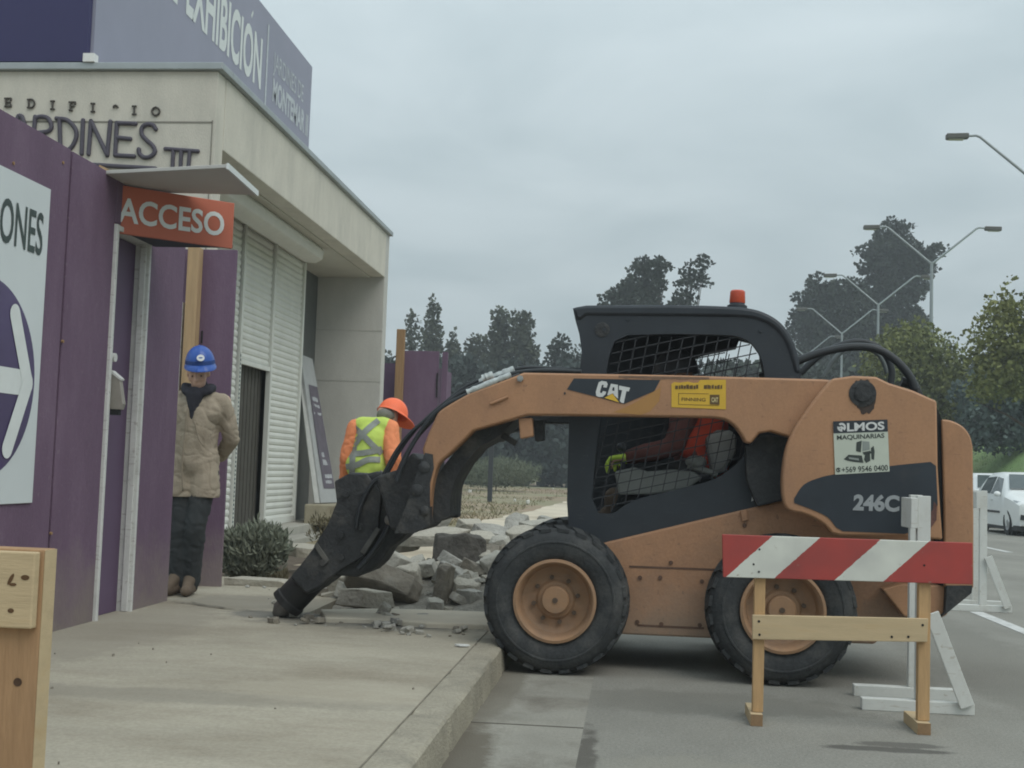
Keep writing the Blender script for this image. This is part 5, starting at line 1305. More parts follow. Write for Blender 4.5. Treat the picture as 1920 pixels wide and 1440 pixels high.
# red and white board: stripes in the paint
ms = bpy.data.materials.new('striped_board'); ms.use_nodes = True
t = ms.node_tree; N = t.nodes; L = t.links; bs = N['Principled BSDF']; bs.inputs['Roughness'].default_value = 0.6
co = N.new('ShaderNodeTexCoord'); sp = N.new('ShaderNodeSeparateXYZ'); L.new(co.outputs['Object'], sp.inputs[0])
def mnode(op, a=None, b_=None):
    n = N.new('ShaderNodeMath'); n.operation = op
    for i, v in enumerate((a, b_)):
        if v is None: continue
        if isinstance(v, (int, float)): n.inputs[i].default_value = v
        else: L.new(v, n.inputs[i])
    return n.outputs[0]
nz = N.new('ShaderNodeTexNoise'); nz.inputs['Scale'].default_value = 45; L.new(co.outputs['Object'], nz.inputs['Vector'])
wob = mnode('MULTIPLY', mnode('SUBTRACT', nz.outputs['Fac'], 0.5), 0.012)
STR_P, STR_W, STR_O = 0.494, 0.205, 0.0
s1 = mnode('ADD', mnode('SUBTRACT', sp.outputs['X'], mnode('MULTIPLY', sp.outputs['Z'], 1.06)), wob)
fr = mnode('FRACT', mnode('DIVIDE', mnode('ADD', s1, -0.012+STR_P), STR_P))
isw = mnode('MULTIPLY', mnode('LESS_THAN', fr, STR_W/STR_P*1.07), mnode('LESS_THAN', s1, 0.90))
n2 = N.new('ShaderNodeTexNoise'); n2.inputs['Scale'].default_value = 5; n2.inputs['Detail'].default_value = 8; L.new(co.outputs['Object'], n2.inputs['Vector'])
mr = N.new('ShaderNodeMapRange'); mr.inputs['From Min'].default_value = .35; mr.inputs['From Max'].default_value = .75; L.new(n2.outputs['Fac'], mr.inputs['Value'])
def cmixn(fac, a, b_):
    n = N.new('ShaderNodeMix'); n.data_type = 'RGBA'; L.new(fac, n.inputs['Factor'])
    for k, v in (('A', a), ('B', b_)):
        if isinstance(v, tuple): n.inputs[k].default_value = (*v, 1)
        else: L.new(v, n.inputs[k])
    return n.outputs['Result']
redc = cmixn(mr.outputs['Result'], (0.39, 0.052, 0.042), (0.27, 0.050, 0.044)); whc = cmixn(mr.outputs['Result'], (0.66, 0.67, 0.60), (0.50, 0.50, 0.46))
base_ = cmixn(isw, redc, whc)
n9 = N.new('ShaderNodeTexNoise'); n9.inputs['Scale'].default_value = 24; n9.inputs['Detail'].default_value = 6; n9.inputs['Roughness'].default_value = .7; L.new(co.outputs['Object'], n9.inputs['Vector'])
r9 = N.new('ShaderNodeMapRange'); r9.inputs['From Min'].default_value = .63; r9.inputs['From Max'].default_value = .69; r9.inputs['To Max'].default_value = .75; L.new(n9.outputs['Fac'], r9.inputs['Value'])
L.new(cmixn(r9.outputs['Result'], base_, (0.27, 0.20, 0.15)), bs.inputs['Base Color'])

YB1 = 5.95
br = thing('barricade', 'natural pine barricade with a red and white striped board in front of the loader', 'barricade', (0.95, YB1, 0))
tl, tr_, brr, bl = at(1354, 1002, YB1-0.05), at(1824, 1018, YB1-0.05), at(1824, 1096, YB1-0.05), at(1356, 1082, YB1-0.05)
bdm = MB(); bdm.prism([tl, tr_, brr, bl], (0, 0.022, 0))
bo_ = bdm.build('striped_board', ms, br, bevel=0.003)
# object origin of the board at its lower left corner, for the stripes
for v in bo_.data.vertices: v.co -= (bl-WLOC[br])
bo_.location = bl-WLOC[br]
for (xa, ya), (xb, yb), w in [((1424.5, 1078), (1418, 1338), .050), ((1732, 1088), (1723.5, 1352), .054)]:
    p, q = at(xa, ya, YB1), at(xb, yb, YB1)
    b = MB(); b.box((p.x-w/2, YB1-0.026, 0.055), (p.x+w/2, YB1+0.022, p.z+0.12)); b.build('leg', m_leg, br, bevel=0.003)
    b = MB(); b.box((p.x-w/2-0.012, YB1-0.075, 0.0), (p.x+w/2-0.006, YB1+0.22, 0.054)); ft = b.build('foot', m_newpine, br, bevel=0.003)
    b = MB(); b.box((p.x-w/2-0.0115, YB1-0.0768, 0.001), (p.x+w/2-0.0065, YB1-0.0752, 0.0535)); b.build('end_grain', m_endgr, ft)
ra, rb_, rc, rdv = at(1411, 1153, YB1-.05), at(1741, 1160, YB1-.05), at(1739, 1204, YB1-.05), at(1411, 1199, YB1-.05)
b = MB(); b.prism([ra, rb_, rc, rdv], (0, 0.022, 0)); rl = b.build('rail', m_newpine, br, bevel=0.003)
for x, y in [(1423, 1165), (1672, 1194), (1703, 1194), (1730, 1172), (1424, 1190)]:
    p = at(x, y, YB1-.05); b = MB(); b.tube([p, p+V(0, -.002, 0)], .006, 8); b.build('nail', m_dark, rl)
WLOC[bo_] = bl
for x, y in [(1413, 1058), (1424, 1030), (1423, 1072), (1733, 1060)]:
    p = at(x, y, YB1-.05); b = MB(); b.tube([p, p+V(0, -.002, 0)], .005, 8); b.build('nail', m_dark, bo_)

def end_frame(name, label, x0, y0, y1, H, dxf=0.05):
    """white barricade seen from its end: two sleepers, posts, braces, board along Y"""
    g = thing(name, label, 'barricade', (x0, (y0+y1)/2, 0), 'white end-on barricades')
    for i, y in enumerate((y0, y1)):
        xx = x0 + (dxf if i else 0)
        b = MB(); b.box((xx-0.275+ (0.0 if not i else -0.02), y-0.03, 0.0), (xx+0.275, y+0.03, 0.06)); b.build('foot', m_wht, g, bevel=0.004)
        b = MB(); b.box((xx-0.01, y-0.022, 0.061), (xx+0.055, y+0.022, H)); b.build('leg', m_wht, g, bevel=0.003)
        if i == 0: b = MB(); b.bar((xx+0.058, y-0.045, 0.50), (xx+0.235, y-0.045, 0.045), 0.02, 0.07, (1, 0, 0.4)); b.build('brace', m_wht, g, bevel=0.003)
    b = MB(); b.box((x0-0.045, y0-0.035, H-0.165), (x0-0.012, y0+0.20, H-0.012)); b.build('board', m_wht, g, bevel=0.003)
    return g
p = at_z(1716, 1336, 0)
end_frame('barricade', 'white wooden barricade seen end on just behind the striped barricade', p.x+0.012, p.y+0.02, p.y+0.42, 1.085)
p = at_z(1850, 1147, 0)
end_frame('barricade', 'white wooden barricade seen end on further back beside the loader engine door', p.x-0.06, p.y, p.y+0.45, 1.10)

# near barricade at the left edge of the view, only its right end in the photograph
YN = 2.22
nb = thing('barricade', 'bare pine barricade standing close by on the pavement at the left edge', 'barricade', (-1.3, YN, SWZ))
a0 = at(68, 1300, YN); topz = at(60, 1034, YN).z
m_dk = mat('pine_shaded', (0.37, 0.225, 0.12), 0.8, var=0.15, scale=4, streak=(8, 8, 1), dirt=(0.27, 0.155, 0.08), dirt_scale=1.5, dirt_lo=0.5, dirt_hi=0.7, bump=0.15, bump_scale=20)  # shade of the front face put into a darker brown
b = MB(); b.box((a0.x-0.12, YN, SWZ+0.05), (a0.x, YN+0.048, topz+0.004)); lg = b.build('leg', m_dk, nb, bevel=0.003)
b = MB(); b.box((a0.x+0.0003, YN+0.001, SWZ+0.051), (a0.x+0.0015, YN+0.047, topz+0.003)); b.build('lit_edge', m_newpine, lg)  # lit side of the leg, painted as a paler strip
b = MB(); bot = at(30, 1178, YN-.02).z; r1 = at(64, 1100, YN-.02).x
b.box((a0.x-1.1, YN-0.023, bot), (r1, YN-0.001, topz)); bd_ = b.build('board', m_newpine, nb, bevel=0.003)
b = MB()
def knot(x, y, rx, ry, Y, m, par, rot=0.0):
    b = MB(); P = []
    for k in range(16):
        a = 2*math.pi*k/16; u, w = rx*math.cos(a), ry*math.sin(a); P.append(at(x+u*math.cos(rot)-w*math.sin(rot), y+u*math.sin(rot)+w*math.cos(rot), Y))
    b.poly(P); b.build('knot', m, par, fix=False)
kb = mat('knot_brown', (.12, .065, .03), .8, var=.3, scale=60)
knot(20, 1086, 3.5, 12, YN-.024, kb, bd_, .5); knot(24, 1096, 7, 3, YN-.0242, kb, bd_); knot(47, 1083, 8, 5, YN-.024, kb, bd_); knot(20, 1145, 6, 4.5, YN-.024, kb, bd_)
knot(33, 1279, 8, 8, YN-.0012, mat('knot_dark', (.07, .04, .025), .8, var=.3, scale=80), lg)
b = MB(); b.box((a0.x-0.14, YN-0.05, SWZ), (a0.x-0.02, YN+0.35, SWZ+0.05)); b.build('foot', m_dk, nb, bevel=0.003)
b = MB(); b.box((a0.x-1.0, YN, SWZ+0.05), (a0.x-0.93, YN+0.048, topz-0.02)); b.build('leg', m_dk, nb, bevel=0.003)
b = MB(); b.box((a0.x-1.03, YN-0.05, SWZ), (a0.x-0.9, YN+0.35, SWZ+0.05)); b.build('foot', m_dk, nb, bevel=0.003)

# ================================================================== RUBBLE
m_conc = [mat('broken_concrete_a', (0.41, 0.395, 0.345), 0.95, var=0.22, scale=6, dirt=(0.17, 0.165, 0.15), dirt_scale=5, dirt_lo=0.48, dirt_hi=0.72, bump=0.7, bump_scale=35),
          mat('broken_concrete_b', (0.33, 0.322, 0.29), 0.95, var=0.25, scale=7, dirt=(0.34, 0.335, 0.31), dirt_scale=4, dirt_lo=0.55, dirt_hi=0.75, bump=0.8, bump_scale=35),
          mat('broken_concrete_c', (0.42, 0.395, 0.335), 0.95, var=0.18, scale=6, dirt=(0.24, 0.22, 0.18), dirt_scale=5, dirt_lo=0.5, dirt_hi=0.72, bump=0.6, bump_scale=40),
          mat('earthy_concrete', (0.098, 0.092, 0.082), 0.95, var=0.35, scale=6, dirt=(0.15, 0.143, 0.13), dirt_scale=3, dirt_lo=0.55, dirt_hi=0.75, bump=1.0, bump_scale=22),
          mat('brown_concrete', (0.205, 0.185, 0.15), 0.95, var=0.25, scale=5, dirt=(0.27, 0.26, 0.23), dirt_scale=3, dirt_lo=0.55, dirt_hi=0.75, bump=0.8, bump_scale=25)]
def heap(x, y):
    """height of the heap over the bed"""
    def g(cx, cy, sx, sy, h): return h*math.exp(-((x-cx)/sx)**2-((y-cy)/sy)**2)
    h = g(-1.25, 9.75, .75, .8, .34)+g(-1.0, 11.0, .55, 1.0, .30)+g(-1.95, 9.3, .45, .5, .16)+g(-0.95, 9.1, .4, .5, .16)
    return 0.03+h+0.03*noise.noise(Vector((x*4, y*4, 0)))+0.02*noise.noise(Vector((x*11, y*11, 0)))
o = sheet('rubble_grit', mat('rubble_grit', (0.25, 0.238, 0.205), 0.95, var=0.3, scale=12, dirt=(0.11, 0.10, 0.085), dirt_scale=4, dirt_lo=0.45, dirt_hi=0.7, bump=1.0, bump_scale=40), -3.0, KX-0.03, 8.35, 13.0, 0.1, 90, 110, heap)
o['kind'] = 'stuff'
def chunk(c, size, rot, m, seed, label, slabby=0.75, group=None, rough=0.35):
    """one broken lump: a ragged outline with thickness, corners knocked off, faces roughened"""
    rnd = random.Random(seed); sx, sy, sz = size; b = MB()
    n = rnd.randint(5, 8); P = []
    for k in range(n):
        a = 2*math.pi*(k+rnd.uniform(-.28, .28))/n; rr = rnd.uniform(.62, 1.0)
        for zz, sh in ((-.5, rnd.uniform(.8, 1.0)), (.5, rnd.uniform(.72, 1.0))):
            P.append(Vector((math.cos(a)*rr*sh*sx/2, math.sin(a)*rr*sh*sy/2, (zz+rnd.uniform(-.12, .12))*sz)))
    b.hull(P)
    big = max(size)
    bmesh.ops.bevel(b.bm, geom=b.bm.edges[:], offset=min(size)*.035, segments=1, affect='EDGES')
    bmesh.ops.triangulate(b.bm, faces=b.bm.faces[:])
    it = 3 if big > .25 else 2 if big > .1 else 1
    bmesh.ops.subdivide_edges(b.bm, edges=b.bm.edges[:], cuts=it, use_grid_fill=True)
    b.bm.normal_update()
    for v in b.bm.verts:
        q = v.co/min(size)*.9+Vector((seed*3.7, 0, 0))
        v.co += v.normal*(noise.noise(q)*.07+noise.noise(q*3.1)*.06+noise.noise(q*8.3)*.03)*min(size)*rough*2
    M = Matrix.Translation(Vector(c)) @ rot.to_matrix().to_4x4()
    b.bm.transform(M)
    o = b.build('concrete_chunk', m, origin=c)
    return tag(o, label, 'concrete chunk', group)
from mathutils import Euler
GR = 'broken concrete chunks from the torn up pavement'
def big(px_, py_, Y, size, eul, mi, seed, label, rough=.35):
    c = at(px_, py_, Y); return chunk(c, size, Euler([rad(a) for a in eul]), m_conc[mi], seed, label, group=GR, rough=rough)
big(683, 1121, 8.62, (.50, .22, .125), (0, 2, 3), 2, 11, 'flat oblong concrete block lying in front at the foot of the heap beside the breaker', .2)
big(722, 1098, 8.98, (.80, .46, .16), (-38, 14, -4), 4, 12, 'large tilted curved slab leaning over the oblong block', .3)
big(828, 1108, 8.9, (.16, .3, .34), (5, 8, 10), 4, 13, 'brown upright lump at the foot of the heap left of the front tyre', .5)
big(853, 1044, 9.55, (.66, .24, .34), (-12, 3, -6), 3, 14, 'biggest slab of the heap with its dark earthy underside turned to the street', .45)
big(812, 1008, 9.95, (.74, .42, .10), (10, -6, 5), 2, 15, 'pale flat slab lying on top of the heap', .3)
big(772, 1092, 9.1, (.30, .28, .22), (14, -12, 25), 2, 16, 'pale angular lump with a broad flat top in the middle of the heap', .3)
big(745, 1062, 9.45, (.28, .26, .16), (20, 18, 40), 0, 17, 'brownish four cornered lump below the pale flat slab', .3)
big(895, 1088, 9.2, (.26, .22, .12), (12, 14, 8), 0, 18, 'grey wedge of concrete touching the front tyre', .4)
big(880, 1118, 8.85, (.30, .24, .11), (8, 6, -20), 1, 19, 'low dark grey piece just left of the front tyre', .4)
big(965, 985, 11.1, (.36, .26, .13), (28, -24, 30), 1, 20, 'pointed grey piece standing highest at the back of the heap', .5)
big(928, 1003, 10.7, (.55, .38, .11), (12, 16, -12), 1, 21, 'dark flat slab tilted at the back right of the heap', .4)
big(1000, 990, 10.9, (.42, .34, .12), (6, -8, 10), 0, 22, 'grey slab at the back of the heap above the front tyre', .4)
big(838, 970, 10.9, (.18, .16, .20), (10, 30, 15), 0, 23, 'small pointed piece standing up behind the breaker coupler', .4)
big(690, 1052, 9.5, (.34, .3, .15), (18, -10, 30), 1, 24, 'grey slab corner resting behind the breaker tool', .4)
big(640, 1092, 9.2, (.32, .30, .12), (8, -10, 10), 2, 25, 'rounded brown slab end poking out left of the oblong block', .3)
big(940, 1030, 10.0, (.30, .3, .18), (10, -16, 0), 0, 26, 'pale grey lump against the top of the front tyre', .4)
big(570, 1032, 12.2, (.62, .5, .09), (3, 2, 4), 2, 27, 'flat pale slab lying alone in the bed by the building step', .2)
big(490, 1092, 9.75, (.70, .42, .06), (1, 1, 8), 2, 28, 'thin cracked slab lying near the purple fence return', .2)
big(540, 1163, 8.0, (.22, .12, .05), (4, 3, 10), 1, 29, 'flat grey flake beside the breaker tip', .4)
big(596, 1167, 7.85, (.24, .14, .06), (3, -4, -15), 1, 30, 'dark grey flake on the pavement right of the breaker tip', .4)
big(518, 1167, 7.85, (.20, .11, .04), (5, 5, 5), 0, 31, 'small pale flake under the breaker tip', .4)
big(720, 1147, 8.0, (.13, .1, .10), (20, 30, 10), 0, 32, 'small tilted grey piece standing above the dark crumbs in front of the heap', .4)
big(712, 1183, 7.72, (.18, .11, .08), (10, 12, 0), 3, 33, 'dark crumbly lump lying by itself on the pavement in front of the heap', .6)
big(750, 1176, 7.78, (.20, .13, .06), (6, -8, 20), 1, 34, 'grey crumbly lump joined to the dark one in front of the heap', .6)
big(905, 1050, 9.7, (.34, .30, .09), (14, 22, 20), 2, 35, 'pale thin slab leaning on the upper left of the front tyre', .3)
big(800, 1065, 9.25, (.30, .22, .10), (18, -14, -25), 0, 36, 'flat grey piece lying just under the biggest dark slab', .4)
big(868, 1085, 9.1, (.30, .2, .09), (20, 8, 15), 0, 37, 'long grey flake lying below the right end of the biggest dark slab', .4)
big(760, 1020, 10.1, (.36, .3, .08), (8, -12, 30), 2, 38, 'pale thin slab at the left shoulder of the heap', .3)
big(905, 1010, 10.4, (.40, .32, .08), (15, 10, 0), 2, 39, 'pale slab edge showing above the biggest dark slab', .3)
big(700, 1082, 9.3, (.26, .22, .10), (12, -20, 10), 0, 40, 'grey lump between the breaker and the big curved slab', .4)
big(975, 1003, 10.6, (.36, .30, .09), (10, -14, 40), 2, 41, 'pale slab just above the top of the front tyre', .3)
big(1030, 985, 11.4, (.34, .28, .12), (10, 10, 10), 1, 42, 'grey slab at the far right of the heap in front of the cab', .4)
big(880, 985, 11.3, (.42, .34, .08), (8, 6, -20), 2, 43, 'pale flat slab on the back slope of the heap', .3)
# the many loose pieces
random.seed(21)
LBL = 'loose small piece of broken grey concrete strewn over the heap between breaker and front tyre'
cnt = 0
while cnt < 190:
    x = random.uniform(-2.3, -0.80); y = random.triangular(8.45, 12.2, 9.2)
    if x > -0.9 and y < 8.7: continue
    if math.hypot(x+2.2, y-10.25) < .35: continue
    s = random.choice([.06, .08, .10, .14, .18, .24, .30])*random.uniform(.8, 1.2)
    if s > .18 and y < 8.7: continue
    sz = s*random.choice([.16, .2, .25, .3, .42])
    chunk((x, y, heap(x, y)+sz*.28), (s, s*random.uniform(.6, 1), sz), Euler((random.uniform(-.5, .5), random.uniform(-.5, .5), random.uniform(0, 6))), m_conc[random.choice([0, 0, 1, 1, 2, 2, 4])], 100+cnt, LBL, group='loose pieces on the rubble heap')
    cnt += 1
LB2 = 'small grey crumb of concrete lying on the pavement before the heap'
for k in range(50):
    cl = random.choice([(540, 1162, 50, 10), (600, 1168, 60, 8), (735, 1180, 45, 14), (800, 1192, 70, 7), (480, 1100, 60, 12), (700, 1160, 120, 6), (520, 1125, 30, 10)])
    p = at_z(random.gauss(cl[0], cl[2]*.6), random.gauss(cl[1], cl[3]*.6), SWZ)
    if p.x > KX-.1 or p.y > 9.9: continue
    s = random.choice([.02, .03, .04, .06, .09, .13])
    chunk((p.x, p.y, SWZ+s*.12), (s, s*.75, s*.26), Euler((random.uniform(-.3, .3), random.uniform(-.3, .3), random.uniform(0, 6))), m_conc[random.choice([0, 1, 1, 4])], 300+k, LB2, group='concrete crumbs on the pavement', rough=.25)
for k in range(26):
    cl = random.choice([(545, 1166, 26, 5), (600, 1170, 24, 5), (722, 1178, 22, 7), (735, 1168, 18, 6), (800, 1186, 60, 5)])
    p = at_z(random.gauss(cl[0], cl[2]), random.gauss(cl[1], cl[3]), SWZ); s = random.uniform(.05, .13)
    if p.x > KX-.15: continue
    chunk((p.x, p.y, SWZ+s*.10+random.uniform(0, .02)), (s, s*random.uniform(.5, .9), s*random.uniform(.18, .32)), Euler((random.uniform(-.4, .4), random.uniform(-.4, .4), random.uniform(0, 6))), m_conc[random.choice([0, 1, 1, 4])], 600+k, LB2, group='concrete crumbs on the pavement', rough=.35)
# pavement litter
def litter(name, label, x, y, sx, sy, m, z=SWZ):
    p = at_z(x, y, z); b = MB()
    P = [(p.x+math.cos(2*math.pi*k/7)*sx*random.uniform(.7, 1), p.y+math.sin(2*math.pi*k/7)*sy*random.uniform(.7, 1), z+.006) for k in range(7)]
    b.prism(P, (0, 0, .008)); tag(b.build(name, m, origin=(p.x, p.y, z)), label, 'litter')
litter('paper_scrap', 'white scrap of paper on the kerb left of the front tyre', 866, 1213, .05, .025, mat('paper_white', (.65, .66, .64), .8))
for k, (x, y) in enumerate([(103, 1226), (212, 1230), (287, 1218), (260, 1207), (97, 1292), (396, 1228), (516, 1330), (775, 1293), (312, 1243), (110, 1432)]):
    p = at_z(x, y, SWZ); s = random.uniform(.006, .012)
    chunk((p.x, p.y, SWZ+s*.4), (s*1.6, s, s), Euler((0, 0, k)), m_conc[4], 400+k, 'tiny dark pebble on the open pavement beside the purple fence', group='pebbles on the pavement', rough=.15)

# ================================================================== VEGETATION
def leafmat(name, a, c, island=0.35):
    return mat(name, a, 0.75, var=0.0, col2=c, scale=0.35, island=island, spec=0.15)
m_pineleaf = leafmat('pine_needles', (0.030, 0.042, 0.032), (0.048, 0.060, 0.042), .18)
m_cyp = leafmat('cypress_leaves', (0.058, 0.072, 0.048), (0.092, 0.102, 0.070), .18)
m_wood = leafmat('wood_leaves', (0.040, 0.055, 0.045), (0.062, 0.075, 0.058), .18)
m_decid = leafmat('maple_leaves', (0.115, 0.14, 0.05), (0.175, 0.185, 0.065), 0.25)
m_decid2 = leafmat('yellowing_leaves', (0.125, 0.15, 0.055), (0.205, 0.21, 0.075), 0.25)
m_shrub = leafmat('shrub_leaves', (0.16, 0.185, 0.14), (0.25, 0.26, 0.20), 0.3)
m_dryleaf = leafmat('dry_plant', (0.13, 0.115, 0.07), (0.19, 0.17, 0.11), 0.35)
m_bark = mat('bark', (0.075, 0.062, 0.05), 0.95, var=0.25, scale=6, streak=(5, 5, 1), bump=0.5, bump_scale=20)

def foliage(name, clumps, leaf, dens, m, parent, rnd, tuft=False, droop=0.0, flat=1.0, thin=1.0):
    """leaf-sized faces through the volume of many clumps: (centre, radius)"""
    vs, fs = [], []
    for c, r in clumps:
        n = max(6, int(dens*r*r))
        for _ in range(n):
            d = Vector((rnd.gauss(0, 1), rnd.gauss(0, 1), rnd.gauss(0, 1))).normalized()
            p = c + Vector((d.x, d.y, d.z*flat))*r*(rnd.random()**0.42)*rnd.uniform(.75, 1.12)
            s = leaf*rnd.uniform(.55, 1.35)
            out = (d+Vector((0, 0, .35-droop))+Vector((rnd.uniform(-.6, .6), rnd.uniform(-.6, .6), rnd.uniform(-.6, .6)))).normalized()
            side = out.cross(Vector((rnd.uniform(-1, 1), rnd.uniform(-1, 1), rnd.uniform(-1, 1)))).normalized()
            if tuft:
                for q in range(2):
                    sd = side if q == 0 else out.cross(side); k = len(vs)
                    vs += [p-sd*s*.10, p+sd*s*.10, p+out*s+sd*s*.17, p+out*s*1.25, p+out*s-sd*s*.17]; fs.append((k, k+1, k+2, k+3, k+4))
            else:
                k = len(vs); w = s*.42
                vs += [p, p+out*s*.5+side*w*thin, p+out*s, p+out*s*.5-side*w*thin]; fs.append((k, k+1, k+2, k+3))
    o0 = WLOC[parent]
    me = bpy.data.meshes.new(name); me.from_pydata([tuple(v-o0) for v in vs], [], fs); me.materials.append(m)
    o = bpy.data.objects.new(name, me); COL.objects.link(o); o.parent = parent; WLOC[o] = o0
    return o

def tree(name, label, poly, Y, base_px, leaf, step, rr, dens, m, depth=0.8, seed=1, tuft=False, group=None, trunk_r=.2, z0=0.0, flat=1.0, droop=0.0, cat='tree', limbs=9, edge=True, thin=1.0, keep=.86):
    """crown filled from its outline at its own distance, with real depth front to back"""
    rnd = random.Random(seed)
    bs = at(base_px, 800, Y); g = thing(name, label, cat, (bs.x, Y, z0), group)
    ys = [p[1] for p in poly]; xs = [p[0] for p in poly]; clumps = []
    y = min(ys)+step*.3
    while y < max(ys):
        row = [x for x in range(int(min(xs)), int(max(xs)), 2) if inside(x, y, poly)]
        if row:
            xa, xb = row[0], row[-1]; cx = (xa+xb)/2; hw = max(1, (xb-xa)/2)
            x = xa
            while x <= xb:
                if inside(x, y, poly):
                    t = abs(x-cx)/hw; ext = hw*Y/FPX*math.sqrt(max(0.04, 1-t*t))*depth
                    nl = max(1, int(1+ext*2*FPX/Y/step*.55))
                    for q in range(nl):
                        dd = 0 if nl == 1 else (-ext+2*ext*q/(nl-1))
                        if rnd.random() < keep:
                            sc = (Y+dd)/Y
                            c = at(x+rnd.uniform(-.35, .35)*step, y+rnd.uniform(-.35, .35)*step, Y); c.y += dd
                            clumps.append((c, rr*Y/FPX*rnd.uniform(.6, 1.15)))
                x += step
        y += step
    foliage('crown', clumps, leaf, dens, m, g, rnd, tuft, droop, flat, thin)
    # tapered trunk and limbs reaching into the clumps
    b = MB(); top = at(sum(p[0] for p in poly)/len(poly), min(ys)+ (max(ys)-min(ys))*.18, Y)
    P = [Vector((bs.x, Y, z0-.2)), Vector((bs.x, Y, z0)).lerp(top, .35)+Vector((rnd.uniform(-.1, .1), 0, 0)), Vector((bs.x, Y, z0)).lerp(top, .7), top]
    b.tube(P, [trunk_r, trunk_r*.75, trunk_r*.45, trunk_r*.12], 8)
    for k in range(limbs):
        c, r = rnd.choice(clumps); t = rnd.uniform(.3, .8); s = Vector((bs.x, Y, z0)).lerp(top, t)
        b.tube([s, s.lerp(c, .5)+Vector((0, 0, .1)), c], [trunk_r*.35, trunk_r*.2, trunk_r*.05], 6)
    b.build('trunk', m_bark, g, smooth=60)
    return g

# right hand street trees on the bank
tree('street_tree', 'rounded green street tree behind the hoses of the loader', [(1712, 606), (1745, 612), (1770, 632), (1782, 640), (1800, 660), (1808, 700), (1806, 740), (1800, 800), (1785, 870), (1700, 880), (1640, 870), (1626, 780), (1618, 720), (1620, 670), (1636, 640), (1660, 618), (1690, 610)],
     50, 1716, .17, 13, 11, 260, m_decid, seed=4, trunk_r=.16, z0=.3)
tree('street_tree', 'taller yellowish street tree cut by the right edge', [(1888, 524), (1895, 556), (1912, 560), (1940, 530), (1975, 560), (2010, 620), (2030, 700), (2020, 730), (1980, 752), (1930, 742), (1880, 748), (1845, 758), (1826, 750), (1822, 725), (1826, 690), (1818, 640), (1832, 605), (1848, 575), (1868, 560), (1880, 545)],
     38, 1965, .14, 14, 12, 330, m_decid2, seed=8, trunk_r=.16, z0=.6)
# pines
tree('pine_tree', 'tallest dark pine behind the street lamps on the right', [(1664, 412), (1676, 414), (1690, 424), (1700, 416), (1714, 414), (1712, 440), (1716, 466), (1728, 480), (1738, 468), (1748, 455), (1752, 470), (1772, 462), (1777, 468), (1760, 482), (1752, 495), (1762, 502), (1742, 512), (1744, 550), (1728, 558), (1712, 560), (1730, 585), (1744, 598), (1740, 640), (1742, 830), (1600, 830), (1590, 640), (1598, 560), (1617, 528), (1622, 512), (1608, 505), (1618, 488), (1634, 484), (1606, 474), (1606, 468), (1640, 462), (1622, 452), (1648, 446), (1640, 434), (1652, 428)],
     112, 1670, .34, 9, 6.6, 260, m_pineleaf, depth=.55, seed=12, trunk_r=.5, group=None, limbs=30, flat=.62, keep=.66)
tree('pine_tree', 'lower broad dark pine left of the tallest pine', [(1522, 522), (1534, 518), (1545, 530), (1560, 534), (1572, 524), (1582, 536), (1592, 522), (1602, 520), (1620, 545), (1640, 830), (1468, 830), (1478, 700), (1486, 660), (1492, 632), (1476, 618), (1484, 600), (1482, 586), (1496, 580), (1488, 556), (1498, 548), (1510, 552), (1514, 536)],
     106, 1555, .34, 9, 6.6, 260, m_pineleaf, depth=.6, seed=13, trunk_r=.45, limbs=26, flat=.62, keep=.68)
tree('pine_tree', 'dark pine with a flat top rising over the front of the loader cab', [(1170, 524), (1182, 502), (1192, 490), (1210, 486), (1226, 488), (1240, 484), (1262, 490), (1270, 488), (1262, 506), (1246, 512), (1252, 530), (1240, 548), (1250, 570), (1262, 690), (1256, 800), (1118, 800), (1124, 640), (1128, 560), (1136, 548), (1152, 540), (1156, 528)],
     84, 1200, .27, 9, 6.6, 380, m_pineleaf, depth=.6, seed=14, trunk_r=.4, limbs=26, flat=.6, keep=.66)
tree('pine_tree', 'thin leaning pine top just left of the orange beacon', [(1292, 490), (1310, 482), (1322, 482), (1332, 494), (1314, 502), (1322, 515), (1336, 522), (1326, 534), (1306, 536), (1308, 556), (1308, 620), (1312, 790), (1236, 790), (1246, 610), (1256, 558), (1272, 548), (1268, 532), (1284, 522), (1280, 504)],
     84, 1275, .27, 8, 5.8, 380, m_pineleaf, depth=.45, seed=15, trunk_r=.3, limbs=26, flat=.6, keep=.66)
tree('pine_tree', 'small dark pine just left of the loader cab', [(1053, 628), (1062, 634), (1072, 642), (1064, 652), (1076, 665), (1072, 690), (1070, 740), (1025, 740), (1022, 694), (1030, 680), (1022, 668), (1034, 656), (1028, 650), (1044, 640)],
     88, 1050, .27, 8, 6.2, 300, m_pineleaf, depth=.7, seed=16, trunk_r=.3, limbs=16, flat=.65, keep=.75)
tree('pine_tree', 'lower dark pine half hidden by the front of the cab', [(1082, 646), (1094, 660), (1096, 740), (1070, 740), (1072, 672), (1078, 660)], 90, 1084, .27, 8, 6.2, 300, m_pineleaf, depth=.7, seed=17, trunk_r=.3, flat=.65, keep=.75)
